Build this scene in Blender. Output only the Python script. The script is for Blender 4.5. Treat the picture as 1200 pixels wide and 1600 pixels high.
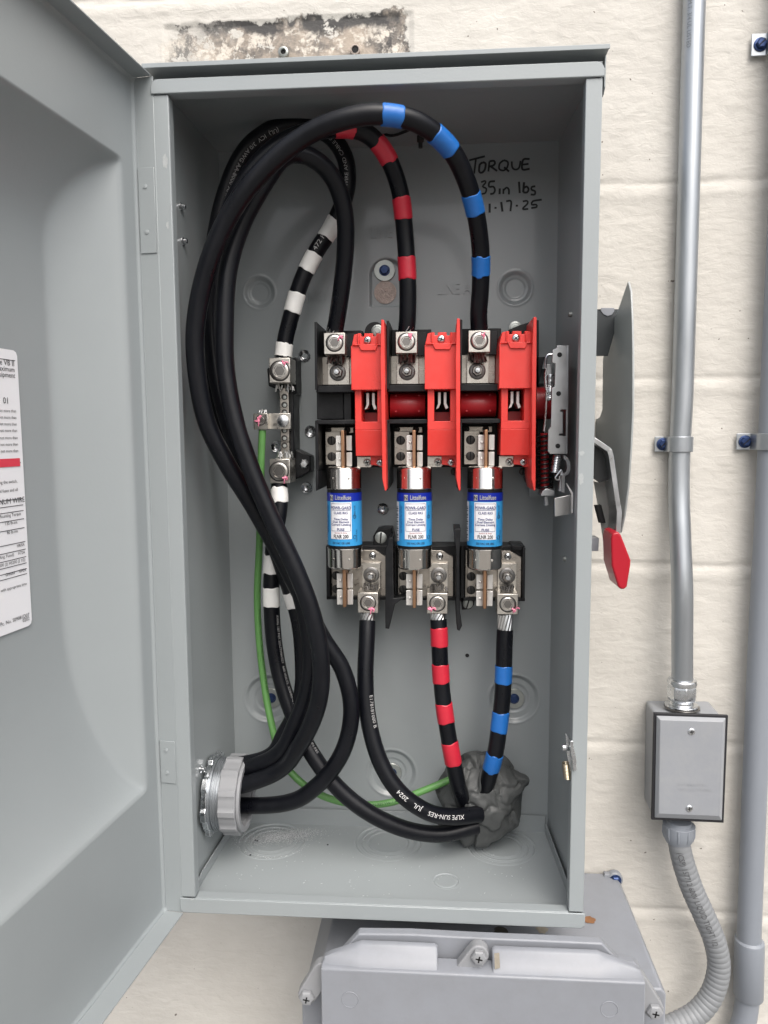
import bpy, bmesh, math, random
import numpy as np
from mathutils import Vector, Matrix, noise
sc = bpy.context.scene
for o in list(bpy.data.objects): bpy.data.objects.remove(o)
PI = math.pi
random.seed(7); rng = np.random.default_rng(5)

# ---------------------------------------------------------------- camera
F = 1166.7556; CAM = Vector((0.0529, -0.6432, 0.0728))
def _rot(a, b, c):
    Rx = Matrix(((1,0,0),(0,math.cos(a),-math.sin(a)),(0,math.sin(a),math.cos(a))))
    Rz = Matrix(((math.cos(b),-math.sin(b),0),(math.sin(b),math.cos(b),0),(0,0,1)))
    Ry = Matrix(((math.cos(c),0,math.sin(c)),(0,1,0),(-math.sin(c),0,math.cos(c))))
    return Rz @ Rx @ Ry
RC = _rot(-0.10338, 0.0713, 0.00597)
cd = bpy.data.cameras.new("Camera"); cam = bpy.data.objects.new("Camera", cd)
sc.collection.objects.link(cam); sc.camera = cam
cd.sensor_fit = 'VERTICAL'; cd.sensor_height = 32.0; cd.lens = 32.0 * F / 1600.0
cd.clip_start = 0.01; cd.clip_end = 500
cols = [RC @ Vector((1,0,0)), RC @ Vector((0,0,1)), -(RC @ Vector((0,1,0)))]
M3 = Matrix((cols[0], cols[1], cols[2])).transposed()
cam.matrix_world = Matrix.Translation(CAM) @ M3.to_4x4()

# ---------------------------------------------------------------- world, sun, exposure
SUN_EL, SUN_AZ = math.radians(52), math.radians(159)      # azimuth measured from +Y clockwise
w = bpy.data.worlds.new("World"); sc.world = w; w.use_nodes = True
nt = w.node_tree; bg = nt.nodes["Background"]
sky = nt.nodes.new("ShaderNodeTexSky"); sky.sky_type = 'NISHITA'; sky.sun_disc = False
sky.sun_elevation = SUN_EL; sky.sun_rotation = SUN_AZ; sky.air_density = 1.0; sky.dust_density = 6.0; sky.ozone_density = 1.0
hsv = nt.nodes.new("ShaderNodeHueSaturation"); hsv.inputs["Saturation"].default_value = 0.50
nt.links.new(sky.outputs[0], hsv.inputs["Color"]); nt.links.new(hsv.outputs[0], bg.inputs[0]); bg.inputs[1].default_value = 0.12
sl = bpy.data.lights.new("sun", 'SUN'); sl.energy = 1.0; sl.angle = math.radians(60); sl.color = (1.0, 0.965, 0.92)
so = bpy.data.objects.new("sun", sl); sc.collection.objects.link(so)
sdir = Vector((math.sin(SUN_AZ)*math.cos(SUN_EL), math.cos(SUN_AZ)*math.cos(SUN_EL), math.sin(SUN_EL)))
so.rotation_euler = sdir.to_track_quat('Z', 'Y').to_euler(); so.location = sdir*3
sc.view_settings.view_transform = 'Standard'; sc.view_settings.look = 'None'
sc.view_settings.exposure = 0.87; sc.view_settings.gamma = 1.0

# ---------------------------------------------------------------- pixel -> point helpers (the calibrated camera of the photo)
def ray(px, py): return RC @ Vector(((px-600)/F, 1, -(py-800)/F))
def at(px, py, y):
    r = ray(px, py); return CAM + r*((y-CAM.y)/r.y)
def atx(px, py, x):
    r = ray(px, py); return CAM + r*((x-CAM.x)/r.x)
def atz(px, py, z):
    r = ray(px, py); return CAM + r*((z-CAM.z)/r.z)
def pr(P):
    q = RC.transposed() @ (Vector(P)-CAM); return (600+F*q.x/q.y, 800-F*q.z/q.y)
def mpp(y, py=800):                                        # metres per photo pixel at depth y
    return (at(601, py, y)-at(600, py, y)).length

# ---------------------------------------------------------------- materials
MATS = {}
def mat(name, col, rough=0.5, metal=0.0, spec=0.5, bump=0.0, bscale=200, var=0.0, vscale=20, coat=0.0, rvar=0.0, stretch=(1,1,1), dust=0.0, dcol=(0.30,0.30,0.29), dscale=35):
    m = bpy.data.materials.new(name); m.use_nodes = True; t = m.node_tree; b = t.nodes["Principled BSDF"]
    b.inputs["Base Color"].default_value = (*col, 1); b.inputs["Roughness"].default_value = rough
    b.inputs["Metallic"].default_value = metal; b.inputs["Specular IOR Level"].default_value = spec
    b.inputs["Coat Weight"].default_value = coat; b.inputs["Coat Roughness"].default_value = 0.10
    tc = t.nodes.new("ShaderNodeTexCoord"); mp = t.nodes.new("ShaderNodeMapping"); mp.inputs["Scale"].default_value = stretch
    t.links.new(tc.outputs["Object"], mp.inputs[0])
    if var or rvar:
        n = t.nodes.new("ShaderNodeTexNoise"); n.inputs["Scale"].default_value = vscale; n.inputs["Detail"].default_value = 6; n.inputs["Roughness"].default_value = 0.6
        t.links.new(mp.outputs[0], n.inputs["Vector"])
        if var:
            mx = t.nodes.new("ShaderNodeMix"); mx.data_type = 'RGBA'; mx.blend_type = 'MIX'
            lo = tuple(c*(1-var) for c in col); hi = tuple(min(1, c*(1+var)) for c in col)
            mx.inputs[6].default_value = (*lo, 1); mx.inputs[7].default_value = (*hi, 1)
            t.links.new(n.outputs[0], mx.inputs[0]); t.links.new(mx.outputs[2], b.inputs["Base Color"])
        if rvar:
            mr = t.nodes.new("ShaderNodeMapRange"); mr.inputs[1].default_value = 0.3; mr.inputs[2].default_value = 0.7
            mr.inputs[3].default_value = max(0.02, rough-rvar); mr.inputs[4].default_value = min(1, rough+rvar)
            t.links.new(n.outputs[0], mr.inputs[0]); t.links.new(mr.outputs[0], b.inputs["Roughness"])
    if dust:
        n3 = t.nodes.new("ShaderNodeTexNoise"); n3.inputs["Scale"].default_value = dscale; n3.inputs["Detail"].default_value = 9; n3.inputs["Roughness"].default_value = 0.72
        t.links.new(mp.outputs[0], n3.inputs["Vector"]); r3 = t.nodes.new("ShaderNodeMapRange"); r3.inputs[1].default_value = .42; r3.inputs[2].default_value = .80; r3.inputs[4].default_value = dust
        t.links.new(n3.outputs[0], r3.inputs[0]); m3 = t.nodes.new("ShaderNodeMix"); m3.data_type = 'RGBA'; m3.inputs[7].default_value = (*dcol, 1); t.links.new(r3.outputs[0], m3.inputs[0])
        if b.inputs["Base Color"].is_linked: t.links.new(b.inputs["Base Color"].links[0].from_socket, m3.inputs[6])
        else: m3.inputs[6].default_value = (*col, 1)
        t.links.new(m3.outputs[2], b.inputs["Base Color"])
    if bump:
        n2 = t.nodes.new("ShaderNodeTexNoise"); n2.inputs["Scale"].default_value = bscale; n2.inputs["Detail"].default_value = 4
        bp = t.nodes.new("ShaderNodeBump"); bp.inputs["Strength"].default_value = bump; bp.inputs["Distance"].default_value = 0.001
        t.links.new(mp.outputs[0], n2.inputs["Vector"]); t.links.new(n2.outputs[0], bp.inputs["Height"]); t.links.new(bp.outputs[0], b.inputs["Normal"])
    MATS[name] = m; return m
GREY = mat("grey_paint", (0.285,0.312,0.322), 0.38, 0, 0.5, 0.06, 420, 0.06, 7, rvar=0.02, dust=.03, dcol=(.40,.41,.41), dscale=60)
GREYI = mat("grey_paint_inside", (0.272,0.297,0.306), 0.36, 0, 0.5, 0.06, 420, 0.07, 7, rvar=0.02, dust=.04, dcol=(.17,.18,.18), dscale=40, coat=.35)
LGREY = mat("pale_grey_paint", (0.235,0.248,0.275), 0.42, 0, 0.5, 0.08, 180, 0.10, 14, rvar=0.03, dust=.25, dcol=(.17,.17,.165), dscale=60)
JGREY = mat("junction_grey", (0.255,0.268,0.29), 0.42, 0, 0.5, 0.1, 220, 0.08, 25, rvar=0.03, dust=.3, dcol=(.38,.38,.37))
PVC = mat("grey_pvc", (0.215,0.235,0.265), 0.45, 0, 0.5, 0.06, 120, 0.12, 25, rvar=0.1, stretch=(1,1,0.25))
FLEX = mat("flexible_grey", (0.20,0.21,0.22), 0.5, 0, 0.5, 0.05, 300, 0.06, 30)
BUSH = mat("bushing_plastic", (0.255,0.262,0.275), 0.45, 0, 0.5, 0.05, 200, 0.05, 40)
GALV = mat("galvanised_steel", (0.40,0.425,0.45), 0.40, 0.85, 0.5, 0.12, 90, 0.22, 60, rvar=0.12, stretch=(1,1,0.12))
ZINC = mat("zinc_plated", (0.66,0.68,0.70), 0.27, 1.0, 0.5, 0.1, 500, 0.15, 150, rvar=0.1)
STEEL = mat("stamped_steel", (0.46,0.47,0.48), 0.36, 1.0, 0.5, 0.05, 300, 0.12, 60, rvar=0.1)
DSTEEL = mat("dark_steel", (0.22,0.21,0.20), 0.35, 0.9, 0.5, 0.05, 300, 0.15, 80)
TIN = mat("tinned_plate", (0.47,0.435,0.39), 0.33, 1.0, 0.5, 0.06, 300, 0.16, 90, rvar=0.12, stretch=(1,1,3))
LUGM = mat("lug_aluminium", (0.62,0.59,0.54), 0.33, 1.0, 0.5, 0.1, 400, 0.12, 150, rvar=0.12)
CLIP = mat("clip_silver", (0.70,0.69,0.67), 0.38, 0.65, 0.5, 0.08, 400, 0.12, 120)
CHROME = mat("nickel_cap", (0.74,0.71,0.67), 0.17, 1.0, 0.5, 0.03, 120, 0.05, 60)
COPPER = mat("copper_blade", (0.38,0.22,0.13), 0.38, 0.9, 0.5, 0.06, 300, 0.2, 60)
ALU = mat("aluminium_strand", (0.72,0.72,0.71), 0.32, 1.0)
BLK = mat("black_insulation", (0.0035,0.004,0.0062), 0.34, 0, 0.26, 0.10, 350, 0.3, 40, rvar=0.1, dust=.10, dcol=(.055,.06,.065), dscale=30, stretch=(1,1,.5))
BPL = mat("black_plastic", (0.007,0.0075,0.009), 0.40, 0, 0.28, 0.06, 350, 0.3, 60, rvar=0.1, dust=.10, dcol=(.10,.10,.10), dscale=60)
HOLE = mat("dark_hole", (0.006,0.006,0.007), 0.8)
BSCR = mat("blackened_screw", (0.055,0.052,0.05), 0.45, 0.6)
RED = mat("red_shield_plastic", (0.68,0.040,0.032), 0.36, 0, 0.5, 0.06, 300, 0.07, 30, rvar=0.1, dust=.10, dcol=(.75,.25,.22), dscale=50)
DRED = mat("rotor_red_plastic", (0.33,0.012,0.018), 0.38, 0, 0.5, 0.03, 300, 0.08, 60)
GRIP = mat("red_grip_rubber", (0.36,0.006,0.018), 0.3, 0, 0.5, 0.03, 200, 0.06, 60)
TRED = mat("red_tape", (0.50,0.018,0.038), 0.36, 0, 0.5, 0.07, 120, 0.12, 90)
TBLU = mat("blue_tape", (0.014,0.13,0.44), 0.36, 0, 0.5, 0.07, 120, 0.12, 90)
TWHT = mat("white_tape", (0.76,0.76,0.74), 0.4, 0, 0.5, 0.05, 120, 0.10, 70)
GRN = mat("green_insulation", (0.105,0.265,0.075), 0.45, 0, 0.5, 0.08, 300, 0.15, 50)
WPR = mat("white_print", (0.36,0.36,0.36), 0.6)
KPR = mat("black_print", (0.02,0.02,0.025), 0.6)
NPR = mat("navy_print", (0.02,0.03,0.16), 0.6)
MARK = mat("marker_ink", (0.022,0.024,0.027), 0.5, 0, 0.4, 0, 0, 0.5, 300)
LBLU = mat("label_light_blue", (0.035,0.28,0.60), 0.3, 0, 0.5, 0.0)
DBLU = mat("label_dark_blue", (0.006,0.02,0.30), 0.3, 0, 0.5, 0.0)
LWHT = mat("label_white", (0.74,0.75,0.78), 0.35)
LRED = mat("label_red", (0.62,0.05,0.08), 0.4)
PINK = mat("pink_torque_seal", (0.78,0.24,0.36), 0.4)
PUTTY = mat("duct_seal_putty", (0.062,0.066,0.066), 0.55, 0, 0.5, 0.45, 220, 0.30, 40, rvar=0.12)
BSC = mat("blue_screw_coating", (0.022,0.045,0.13), 0.35, 0.5)
WASH = mat("washer_zinc", (0.42,0.44,0.42), 0.42, 0.8, 0.5, 0.1, 300, 0.2, 120)
BRASS = mat("yellow_zinc_spring", (0.50,0.44,0.33), 0.35, 1.0)
DUST = mat("pale_shavings", (0.66,0.67,0.68), 0.6)
GASK = mat("black_gasket", (0.012,0.012,0.015), 0.6)
RUST = mat("rust", (0.24,0.12,0.06), 0.8, 0, 0.2, 0.3, 400, 0.4, 150)
GRIM = mat("grime", (0.07,0.065,0.055), 0.8, 0, 0.2, 0.3, 400, 0.5, 150)
STAIN = mat("tan_stain", (0.30,0.27,0.22), 0.7, 0, 0.3, 0, 0, 0.3, 150)
MORT = mat("crumbly_mortar", (0.42,0.36,0.32), 0.95, 0, 0.1, 1.0, 300, 0.5, 160)

# ---------------------------------------------------------------- mesh helpers
def setprops(o, label=None, cat=None, group=None, kind=None):
    if label: o['label'] = label
    if cat: o['category'] = cat
    if group: o['group'] = group
    if kind: o['kind'] = kind
    return o
def thing(name, label, cat, loc, group=None):
    o = bpy.data.objects.new(name, None); sc.collection.objects.link(o); o.location = loc; o.empty_display_size = 0.02
    return setprops(o, label, cat, group)
class MB:
    def __init__(s): s.v = []; s.f = []; s.mi = []
    def add(s, vs, fs, mi=0):
        n = len(s.v); s.v += [tuple(v) for v in vs]; s.f += [tuple(i+n for i in f) for f in fs]; s.mi += [mi]*len(fs); return s
    def box(s, x0, x1, y0, y1, z0, z1, mi=0):
        vs = [(x,y,z) for x in (x0,x1) for y in (y0,y1) for z in (z0,z1)]
        return s.add(vs, [(0,1,3,2),(4,6,7,5),(0,4,5,1),(2,3,7,6),(0,2,6,4),(1,5,7,3)], mi)
    def pbox(s, a, b, c, d, y0, y1, mi=0):                 # pixel rectangle a,b - c,d read at depth y0, straight back to y1
        p = at((a+c)/2, (b+d)/2, y0); l = at(a, (b+d)/2, y0); r = at(c, (b+d)/2, y0); t = at((a+c)/2, b, y0); u = at((a+c)/2, d, y0)
        return s.box(l.x, r.x, y0, y1, u.z, t.z, mi)
    def prism(s, pts, e, mi=0):                            # closed 3D polygon extruded by vector e
        n = len(pts); e = Vector(e); vs = [Vector(p) for p in pts] + [Vector(p)+e for p in pts]
        fs = [tuple(range(n))[::-1], tuple(range(n, 2*n))] + [(i, (i+1)%n, n+(i+1)%n, n+i) for i in range(n)]
        return s.add(vs, fs, mi)
    def pprism(s, px, y0, y1, mi=0): return s.prism([at(a, b, y0) for a, b in px], (0, y1-y0, 0), mi)
    def lathe(s, o, ax, prof, n=32, mi=0, cap=True, ph=0.0):  # prof: (radius, distance along axis)
        o = Vector(o); ax = Vector(ax).normalized(); u = ax.orthogonal().normalized(); v = ax.cross(u)
        if abs(ax.y) > .9: u = Vector((1,0,0)); v = ax.cross(u)
        if abs(ax.z) > .9: u = Vector((1,0,0)); v = ax.cross(u)
        vs = []; fs = []
        for r, t in prof:
            for k in range(n):
                a = 2*PI*k/n+ph; vs.append(o + ax*t + (u*math.cos(a)+v*math.sin(a))*r)
        for j in range(len(prof)-1):
            for k in range(n): fs.append((j*n+k, j*n+(k+1)%n, (j+1)*n+(k+1)%n, (j+1)*n+k))
        if cap: fs += [tuple(range(n))[::-1], tuple(range((len(prof)-1)*n, len(prof)*n))]
        return s.add(vs, fs, mi)
    def tube(s, path, r, n=10, mi=0, cap=True):
        path = [Vector(p) for p in path]; N = len(path); T = [(path[min(i+1,N-1)]-path[max(i-1,0)]).normalized() for i in range(N)]
        u = T[0].orthogonal().normalized(); vs = []; fs = []
        for i in range(N):
            u = (u - T[i]*u.dot(T[i])).normalized(); v = T[i].cross(u); rr = r[i] if hasattr(r, '__len__') else r
            for k in range(n):
                a = 2*PI*k/n; vs.append(path[i] + (u*math.cos(a)+v*math.sin(a))*rr)
        for i in range(N-1):
            for k in range(n): fs.append((i*n+k, i*n+(k+1)%n, (i+1)*n+(k+1)%n, (i+1)*n+k))
        if cap: fs += [tuple(range(n))[::-1], tuple(range((N-1)*n, N*n))]
        return s.add(vs, fs, mi)
    def build(s, name, m, parent=None, bevel=0, smooth=None, seg=2, ang=35):
        me = bpy.data.meshes.new(name); me.from_pydata(s.v, [], s.f); me.update()
        for mm in (m if isinstance(m, (list, tuple)) else [m]): me.materials.append(mm)
        if len(me.materials) > 1: me.polygons.foreach_set('material_index', s.mi)
        bm = bmesh.new(); bm.from_mesh(me); bmesh.ops.recalc_face_normals(bm, faces=bm.faces); bm.to_mesh(me); bm.free()
        o = bpy.data.objects.new(name, me); sc.collection.objects.link(o)
        if parent is not None:
            o.parent = parent
            if parent.parent is None and parent.type == 'EMPTY': o.location = -Vector(parent.location)
        if smooth is not False:
            me.polygons.foreach_set('use_smooth', [True]*len(me.polygons))
            try: me.set_sharp_from_angle(angle=math.radians(ang))
            except Exception: pass
        if bevel:
            b = o.modifiers.new("bevel", 'BEVEL'); b.width = bevel; b.segments = seg; b.limit_method = 'ANGLE'; b.angle_limit = math.radians(40); b.harden_normals = False
        return o
def catmull(P, step=0.003):
    P = [Vector(p) for p in P]; P = [P[0]*2-P[1]] + P + [P[-1]*2-P[-2]]; out = []
    for i in range(1, len(P)-2):
        n = max(2, int((P[i+1]-P[i]).length/step))
        for k in range(n):
            t = k/n; a, b, c, d = P[i-1], P[i], P[i+1], P[i+2]
            out.append(0.5*((2*b)+(c-a)*t+(2*a-5*b+4*c-d)*t*t+(3*b-a-3*c+d)*t**3))
    out.append(P[-2]); return out
def text_geo(s, size, align='LEFT', bold=0.0, cond=1.0):
    c = bpy.data.curves.new("t", 'FONT'); c.body = s; c.size = size; c.align_x = align; c.offset = bold; c.resolution_u = 2
    o = bpy.data.objects.new("t", c); sc.collection.objects.link(o); bpy.context.view_layer.update()
    me = bpy.data.meshes.new_from_object(o); vs = [(v.co.x*cond, v.co.y) for v in me.vertices]; fs = [tuple(p.vertices) for p in me.polygons]
    bpy.data.objects.remove(o); bpy.data.meshes.remove(me); bpy.data.curves.remove(c); return vs, fs
def flat_text(mb, s, o, ex, ey, size, align='LEFT', mi=0, bold=0.0, cond=1.0):
    vs, fs = text_geo(s, size, align, bold, cond); o = Vector(o); ex = Vector(ex); ey = Vector(ey)
    mb.add([o+ex*x+ey*y for x, y in vs], fs, mi)
def ribbon(mb, pts, w, d, nrm, mi=0):                      # a flat stroke lying on a surface with normal nrm, raised by d
    nrm = Vector(nrm); pts = [Vector(p) for p in pts]; N = len(pts); L = []; R = []
    for i in range(N):
        t = (pts[min(i+1,N-1)]-pts[max(i-1,0)]).normalized(); s = t.cross(nrm).normalized()*w/2
        L.append(pts[i]+s+nrm*d); R.append(pts[i]-s+nrm*d)
    mb.add(L+R, [(i, i+1, N+i+1, N+i) for i in range(N-1)], mi)
def grid(name, xs, zs, fn, m, parent=None, ang=None, thick=0):  # fn(i,j)->arrays of 3D points
    nx, nz = len(xs), len(zs); X, Z = np.meshgrid(xs, zs); P = fn(X, Z).reshape(-1, 3)
    idx = np.arange(nx*nz).reshape(nz, nx); f = np.stack([idx[:-1,:-1], idx[:-1,1:], idx[1:,1:], idx[1:,:-1]], -1).reshape(-1, 4)
    me = bpy.data.meshes.new(name); me.vertices.add(len(P)); me.vertices.foreach_set('co', P.astype(np.float32).ravel())
    me.loops.add(f.size); me.loops.foreach_set('vertex_index', f.astype(np.int32).ravel())
    me.polygons.add(len(f)); me.polygons.foreach_set('loop_start', np.arange(0, f.size, 4, dtype=np.int32)); me.polygons.foreach_set('loop_total', np.full(len(f), 4, np.int32))
    me.update(calc_edges=True); me.validate(); me.materials.append(m); me.polygons.foreach_set('use_smooth', [True]*len(f))
    o = bpy.data.objects.new(name, me); sc.collection.objects.link(o)
    if parent is not None:
        o.parent = parent
        if parent.parent is None and parent.type == 'EMPTY': o.location = -Vector(parent.location)
    if thick: s = o.modifiers.new("s", 'SOLIDIFY'); s.thickness = thick; s.offset = 1
    return o
def vnoise(X, Z, sx, sz, seed):                            # smooth value noise on numpy arrays
    r = np.random.default_rng(seed); T = r.random((256, 256)); u = X/sx; v = Z/sz; i = np.floor(u).astype(int); j = np.floor(v).astype(int); a = u-i; b = v-j
    a = a*a*(3-2*a); b = b*b*(3-2*b); g = lambda p, q: T[p & 255, q & 255]
    return (g(i,j)*(1-a)*(1-b)+g(i+1,j)*a*(1-b)+g(i,j+1)*(1-a)*b+g(i+1,j+1)*a*b)*2-1
def cross_screw(mb, o, r, mi_head=0, mi_slot=1, h=0.0015, slot='+', ax=(0,-1,0), rot=0.4):
    o = Vector(o); ax = Vector(ax); mb.lathe(o, ax, [(r, 0), (r*0.98, h*0.45), (r*0.75, h*0.85), (r*0.4, h), (0.0001, h*1.02)], 20, mi_head, cap=False)
    u = ax.orthogonal().normalized(); v = ax.cross(u); top = o+ax*(h*1.04)
    for k in range(2 if slot == '+' else 1):
        a = rot+k*PI/2; d = u*math.cos(a)+v*math.sin(a); e = ax.cross(d); L = r*(0.6 if slot == '+' else 0.93); W = r*0.13
        zo = top if slot == '+' else o+ax*(h*1.04)
        mb.prism([zo+d*L+e*W, zo-d*L+e*W, zo-d*L-e*W, zo+d*L-e*W], ax*0.0001, mi_slot)

YW = 0.172                                                 # the wall's face
XH, ZH, DB, XB = 0.185, 0.3696, 0.1597, 0.1775             # cabinet half width, half height, depth, half width at the back

# ================================================================ ground and wall
g = MB(); g.add([(-40,-60,-1.45),(40,-60,-1.45),(40,YW+.3,-1.45),(-40,YW+.3,-1.45)], [(0,1,2,3)])
setprops(g.build("ground", mat("concrete_ground", (0.20,0.195,0.185), 0.9, 0, 0.2, 0.3, 30, 0.2, 3), smooth=False), kind='structure')
def wall_mat():
    m = bpy.data.materials.new("painted_block"); m.use_nodes = True; t = m.node_tree; b = t.nodes["Principled BSDF"]; N = t.nodes.new; L = t.links.new
    b.inputs["Roughness"].default_value = 0.62; b.inputs["Specular IOR Level"].default_value = 0.35
    tc = N("ShaderNodeTexCoord"); sp = N("ShaderNodeSeparateXYZ"); L(tc.outputs["Object"], sp.inputs[0])
    def noise_(sc_, det=5, rough=.6, st=(1,1,1), dist=0):
        mp = N("ShaderNodeMapping"); mp.inputs["Scale"].default_value = st; L(tc.outputs["Object"], mp.inputs[0])
        n = N("ShaderNodeTexNoise"); n.inputs["Scale"].default_value = sc_; n.inputs["Detail"].default_value = det; n.inputs["Roughness"].default_value = rough; n.inputs["Distortion"].default_value = dist
        L(mp.outputs[0], n.inputs["Vector"]); return n.outputs[0]
    def mth(op, a, b_=None, c=None):
        n = N("ShaderNodeMath"); n.operation = op
        for i, x in enumerate((a, b_, c)):
            if x is None: continue
            if isinstance(x, (int, float)): n.inputs[i].default_value = x
            else: L(x, n.inputs[i])
        return n.outputs[0]
    def ramp(x, a, b_, lo=0, hi=1):
        n = N("ShaderNodeMapRange"); n.inputs[1].default_value = a; n.inputs[2].default_value = b_; n.inputs[3].default_value = lo; n.inputs[4].default_value = hi; n.interpolation_type = 'SMOOTHSTEP'; L(x, n.inputs[0]); return n.outputs[0]
    def mix(f, a, c):
        n = N("ShaderNodeMix"); n.data_type = 'RGBA'
        for i, x in ((0, f), (6, a), (7, c)):
            if isinstance(x, tuple): n.inputs[i].default_value = (*x, 1)
            elif isinstance(x, (int, float)): n.inputs[i].default_value = x
            else: L(x, n.inputs[i])
        return n.outputs[2]
    paint = mix(ramp(noise_(7), .35, .65), (0.51,0.49,0.45), (0.57,0.55,0.508))
    specks = ramp(noise_(150, 2, .5), .745, .77)
    paint = mix(specks, paint, (0.16,0.14,0.12))
    # the bare patch: a rectangle with a ragged edge where an older box hung
    x, z = sp.outputs[0], sp.outputs[2]
    nb = mth('MULTIPLY', mth('SUBTRACT', noise_(45, 6, .65), .5), .035)
    tx = mth('ADD', x, nb); tz = mth('ADD', z, mth('MULTIPLY', mth('SUBTRACT', noise_(28, 6, .7), .5), .045))
    top = mth('MULTIPLY_ADD', x, 0.012, 0.5035)
    inx = mth('MULTIPLY', ramp(tx, -.240, -.225), ramp(tx, .020, .024, 1, 0))
    inz = mth('MULTIPLY', ramp(mth('SUBTRACT', tz, top), 0.0, 0.003, 1, 0), ramp(z, .395, .41))
    frag = ramp(noise_(38, 9, .72), .37, .40)                # flakes of paint left inside it
    left = ramp(mth('ADD', x, mth('MULTIPLY', noise_(22, 5), .10)), -.17, -.10, 1, 0)
    frag2 = mth('MULTIPLY', frag, mth('SUBTRACT', 1.0, mth('MULTIPLY', left, ramp(noise_(30, 8, .7), .46, .5, 1, .25))))
    mask = mth('MULTIPLY', mth('MULTIPLY', inx, inz), frag2)
    bare = mix(ramp(noise_(24, 6, .7), .38, .6), (0.13,0.12,0.11), (0.40,0.34,0.28))
    bare = mix(ramp(noise_(60, 8, .75), .50, .58), bare, (0.62,0.57,0.50))
    bare = mix(mth('MULTIPLY', ramp(noise_(16, 7, .7, (1,1,.6)), .50, .56), .9), bare, (0.045,0.044,0.045))
    topband = ramp(mth('SUBTRACT', tz, top), -.016, -.006)
    bare = mix(mth('MULTIPLY', topband, ramp(noise_(14, 5), .42, .5)), bare, (0.06,0.058,0.057))
    stain = mth('MULTIPLY', ramp(noise_(5, 4, .5, (1,1,.35)), .62, .75), .28)
    paint = mix(stain, paint, (0.60,0.52,0.44))
    L(mix(mask, paint, bare), b.inputs["Base Color"])
    h = mth('ADD', mth('MULTIPLY', noise_(60, 5, .6, (1,1,2.3), .6), 1.0), mth('MULTIPLY', noise_(240, 3, .6), .30))
    h = mth('SUBTRACT', h, mth('MULTIPLY', mask, .8))
    bp = N("ShaderNodeBump"); bp.inputs["Strength"].default_value = 0.32; bp.inputs["Distance"].default_value = 0.0030; L(h, bp.inputs["Height"]); L(bp.outputs[0], b.inputs["Normal"])
    return m
def wall_fn(X, Z):
    h = 0.0007*vnoise(X,Z,.11,.06,1)+0.00022*vnoise(X,Z,.030,.014,2)+0.00022*vnoise(X,Z,.013,.006,3)+0.00016*vnoise(X,Z,.006,.004,4)
    r = vnoise(X,Z,.05,.02,9); h += 0.0004*np.clip(1-np.abs(vnoise(X+.01*r,Z,.035,.014,5))*12, 0, 1)*np.clip(r*3,0,1)
    for k in range(-8, 9):
        zj = 0.1306+0.1992*k; zz = Z-zj-0.0025*vnoise(X,X*0,.15,1,20+k)-.001*vnoise(X,X*0,.02,1,50+k)
        h -= 0.0019*np.exp(-(zz/0.0030)**2)*(0.75+.25*vnoise(X,X*0,.05,1,80+k))
        h += 0.0009*np.exp(-((zz+.011)/0.006)**2)
        crack = np.exp(-((zz-.0035)/0.0010)**2)*np.clip(vnoise(X,X*0,.06,1,110+k)*2, 0, 1); h -= 0.0015*crack
    for k, (xj, s) in enumerate([(-.52,0),(-.12,0),(.28,0),(-.32,1),(.08,1),(.48,1)]): pass
    inb = (X > -.235)&(X < .025)&(Z < .5035+.012*X+.002*vnoise(X,Z,.01,.01,7))&(Z > .3)
    h -= 0.0022*inb
    return np.stack([X, YW-h, Z], -1)
xs = np.concatenate([np.linspace(-6,-.8,8), np.arange(-.75,.56,.0026), np.linspace(.6,6,8)])
zs = np.concatenate([np.linspace(-1.45,-.75,5), np.arange(-.70,.62,.0024), np.linspace(.7,2.6,6)])
setprops(grid("block_wall", xs, zs, wall_fn, wall_mat()), "cream painted concrete block wall with horizontal joints behind all the electrical boxes", "wall")

for (px, py, r, lab, kd) in ((443,82,.0042,"round metal anchor sleeve set in the bare patch above the cabinet",0), (555,78,.0050,"ragged dark anchor hole plug in the bare patch, right of the metal sleeve",1)):
    a = MB(); c = at(px, py, YW-.001)
    if kd == 0: a.lathe(c, (0,-1,0), [(r*1.25,-.004),(r*1.25,.002),(r*.8,.003),(r*.62,.002),(r*.6,-.004)], 24, 0, cap=False); a.lathe(c, (0,-1,0), [(r*.6,.0005),(.0001,.0006)], 20, 1, cap=False); mm = [WASH, HOLE]
    else:
        a.lathe(c, (0,-1,0), [(r*1.0,-.004),(r*1.05,.0015),(r*.8,.002),(r*.7,.0005)], 11, 0, cap=False); a.lathe(c, (0,-1,0), [(r*.72,.0008),(.0001,.0009)], 16, 1, cap=False); mm = [MORT, HOLE]
    setprops(a.build("wall_anchor", mm), lab, "wall anchor")

# ================================================================ the cabinet
cab = thing("switch_cabinet", "open grey painted steel disconnect cabinet holding the cables and fuses", "electrical cabinet", (0, DB, -ZH))
T = 0.0016; FW = 0.0132                                    # sheet thickness, front strip width
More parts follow.
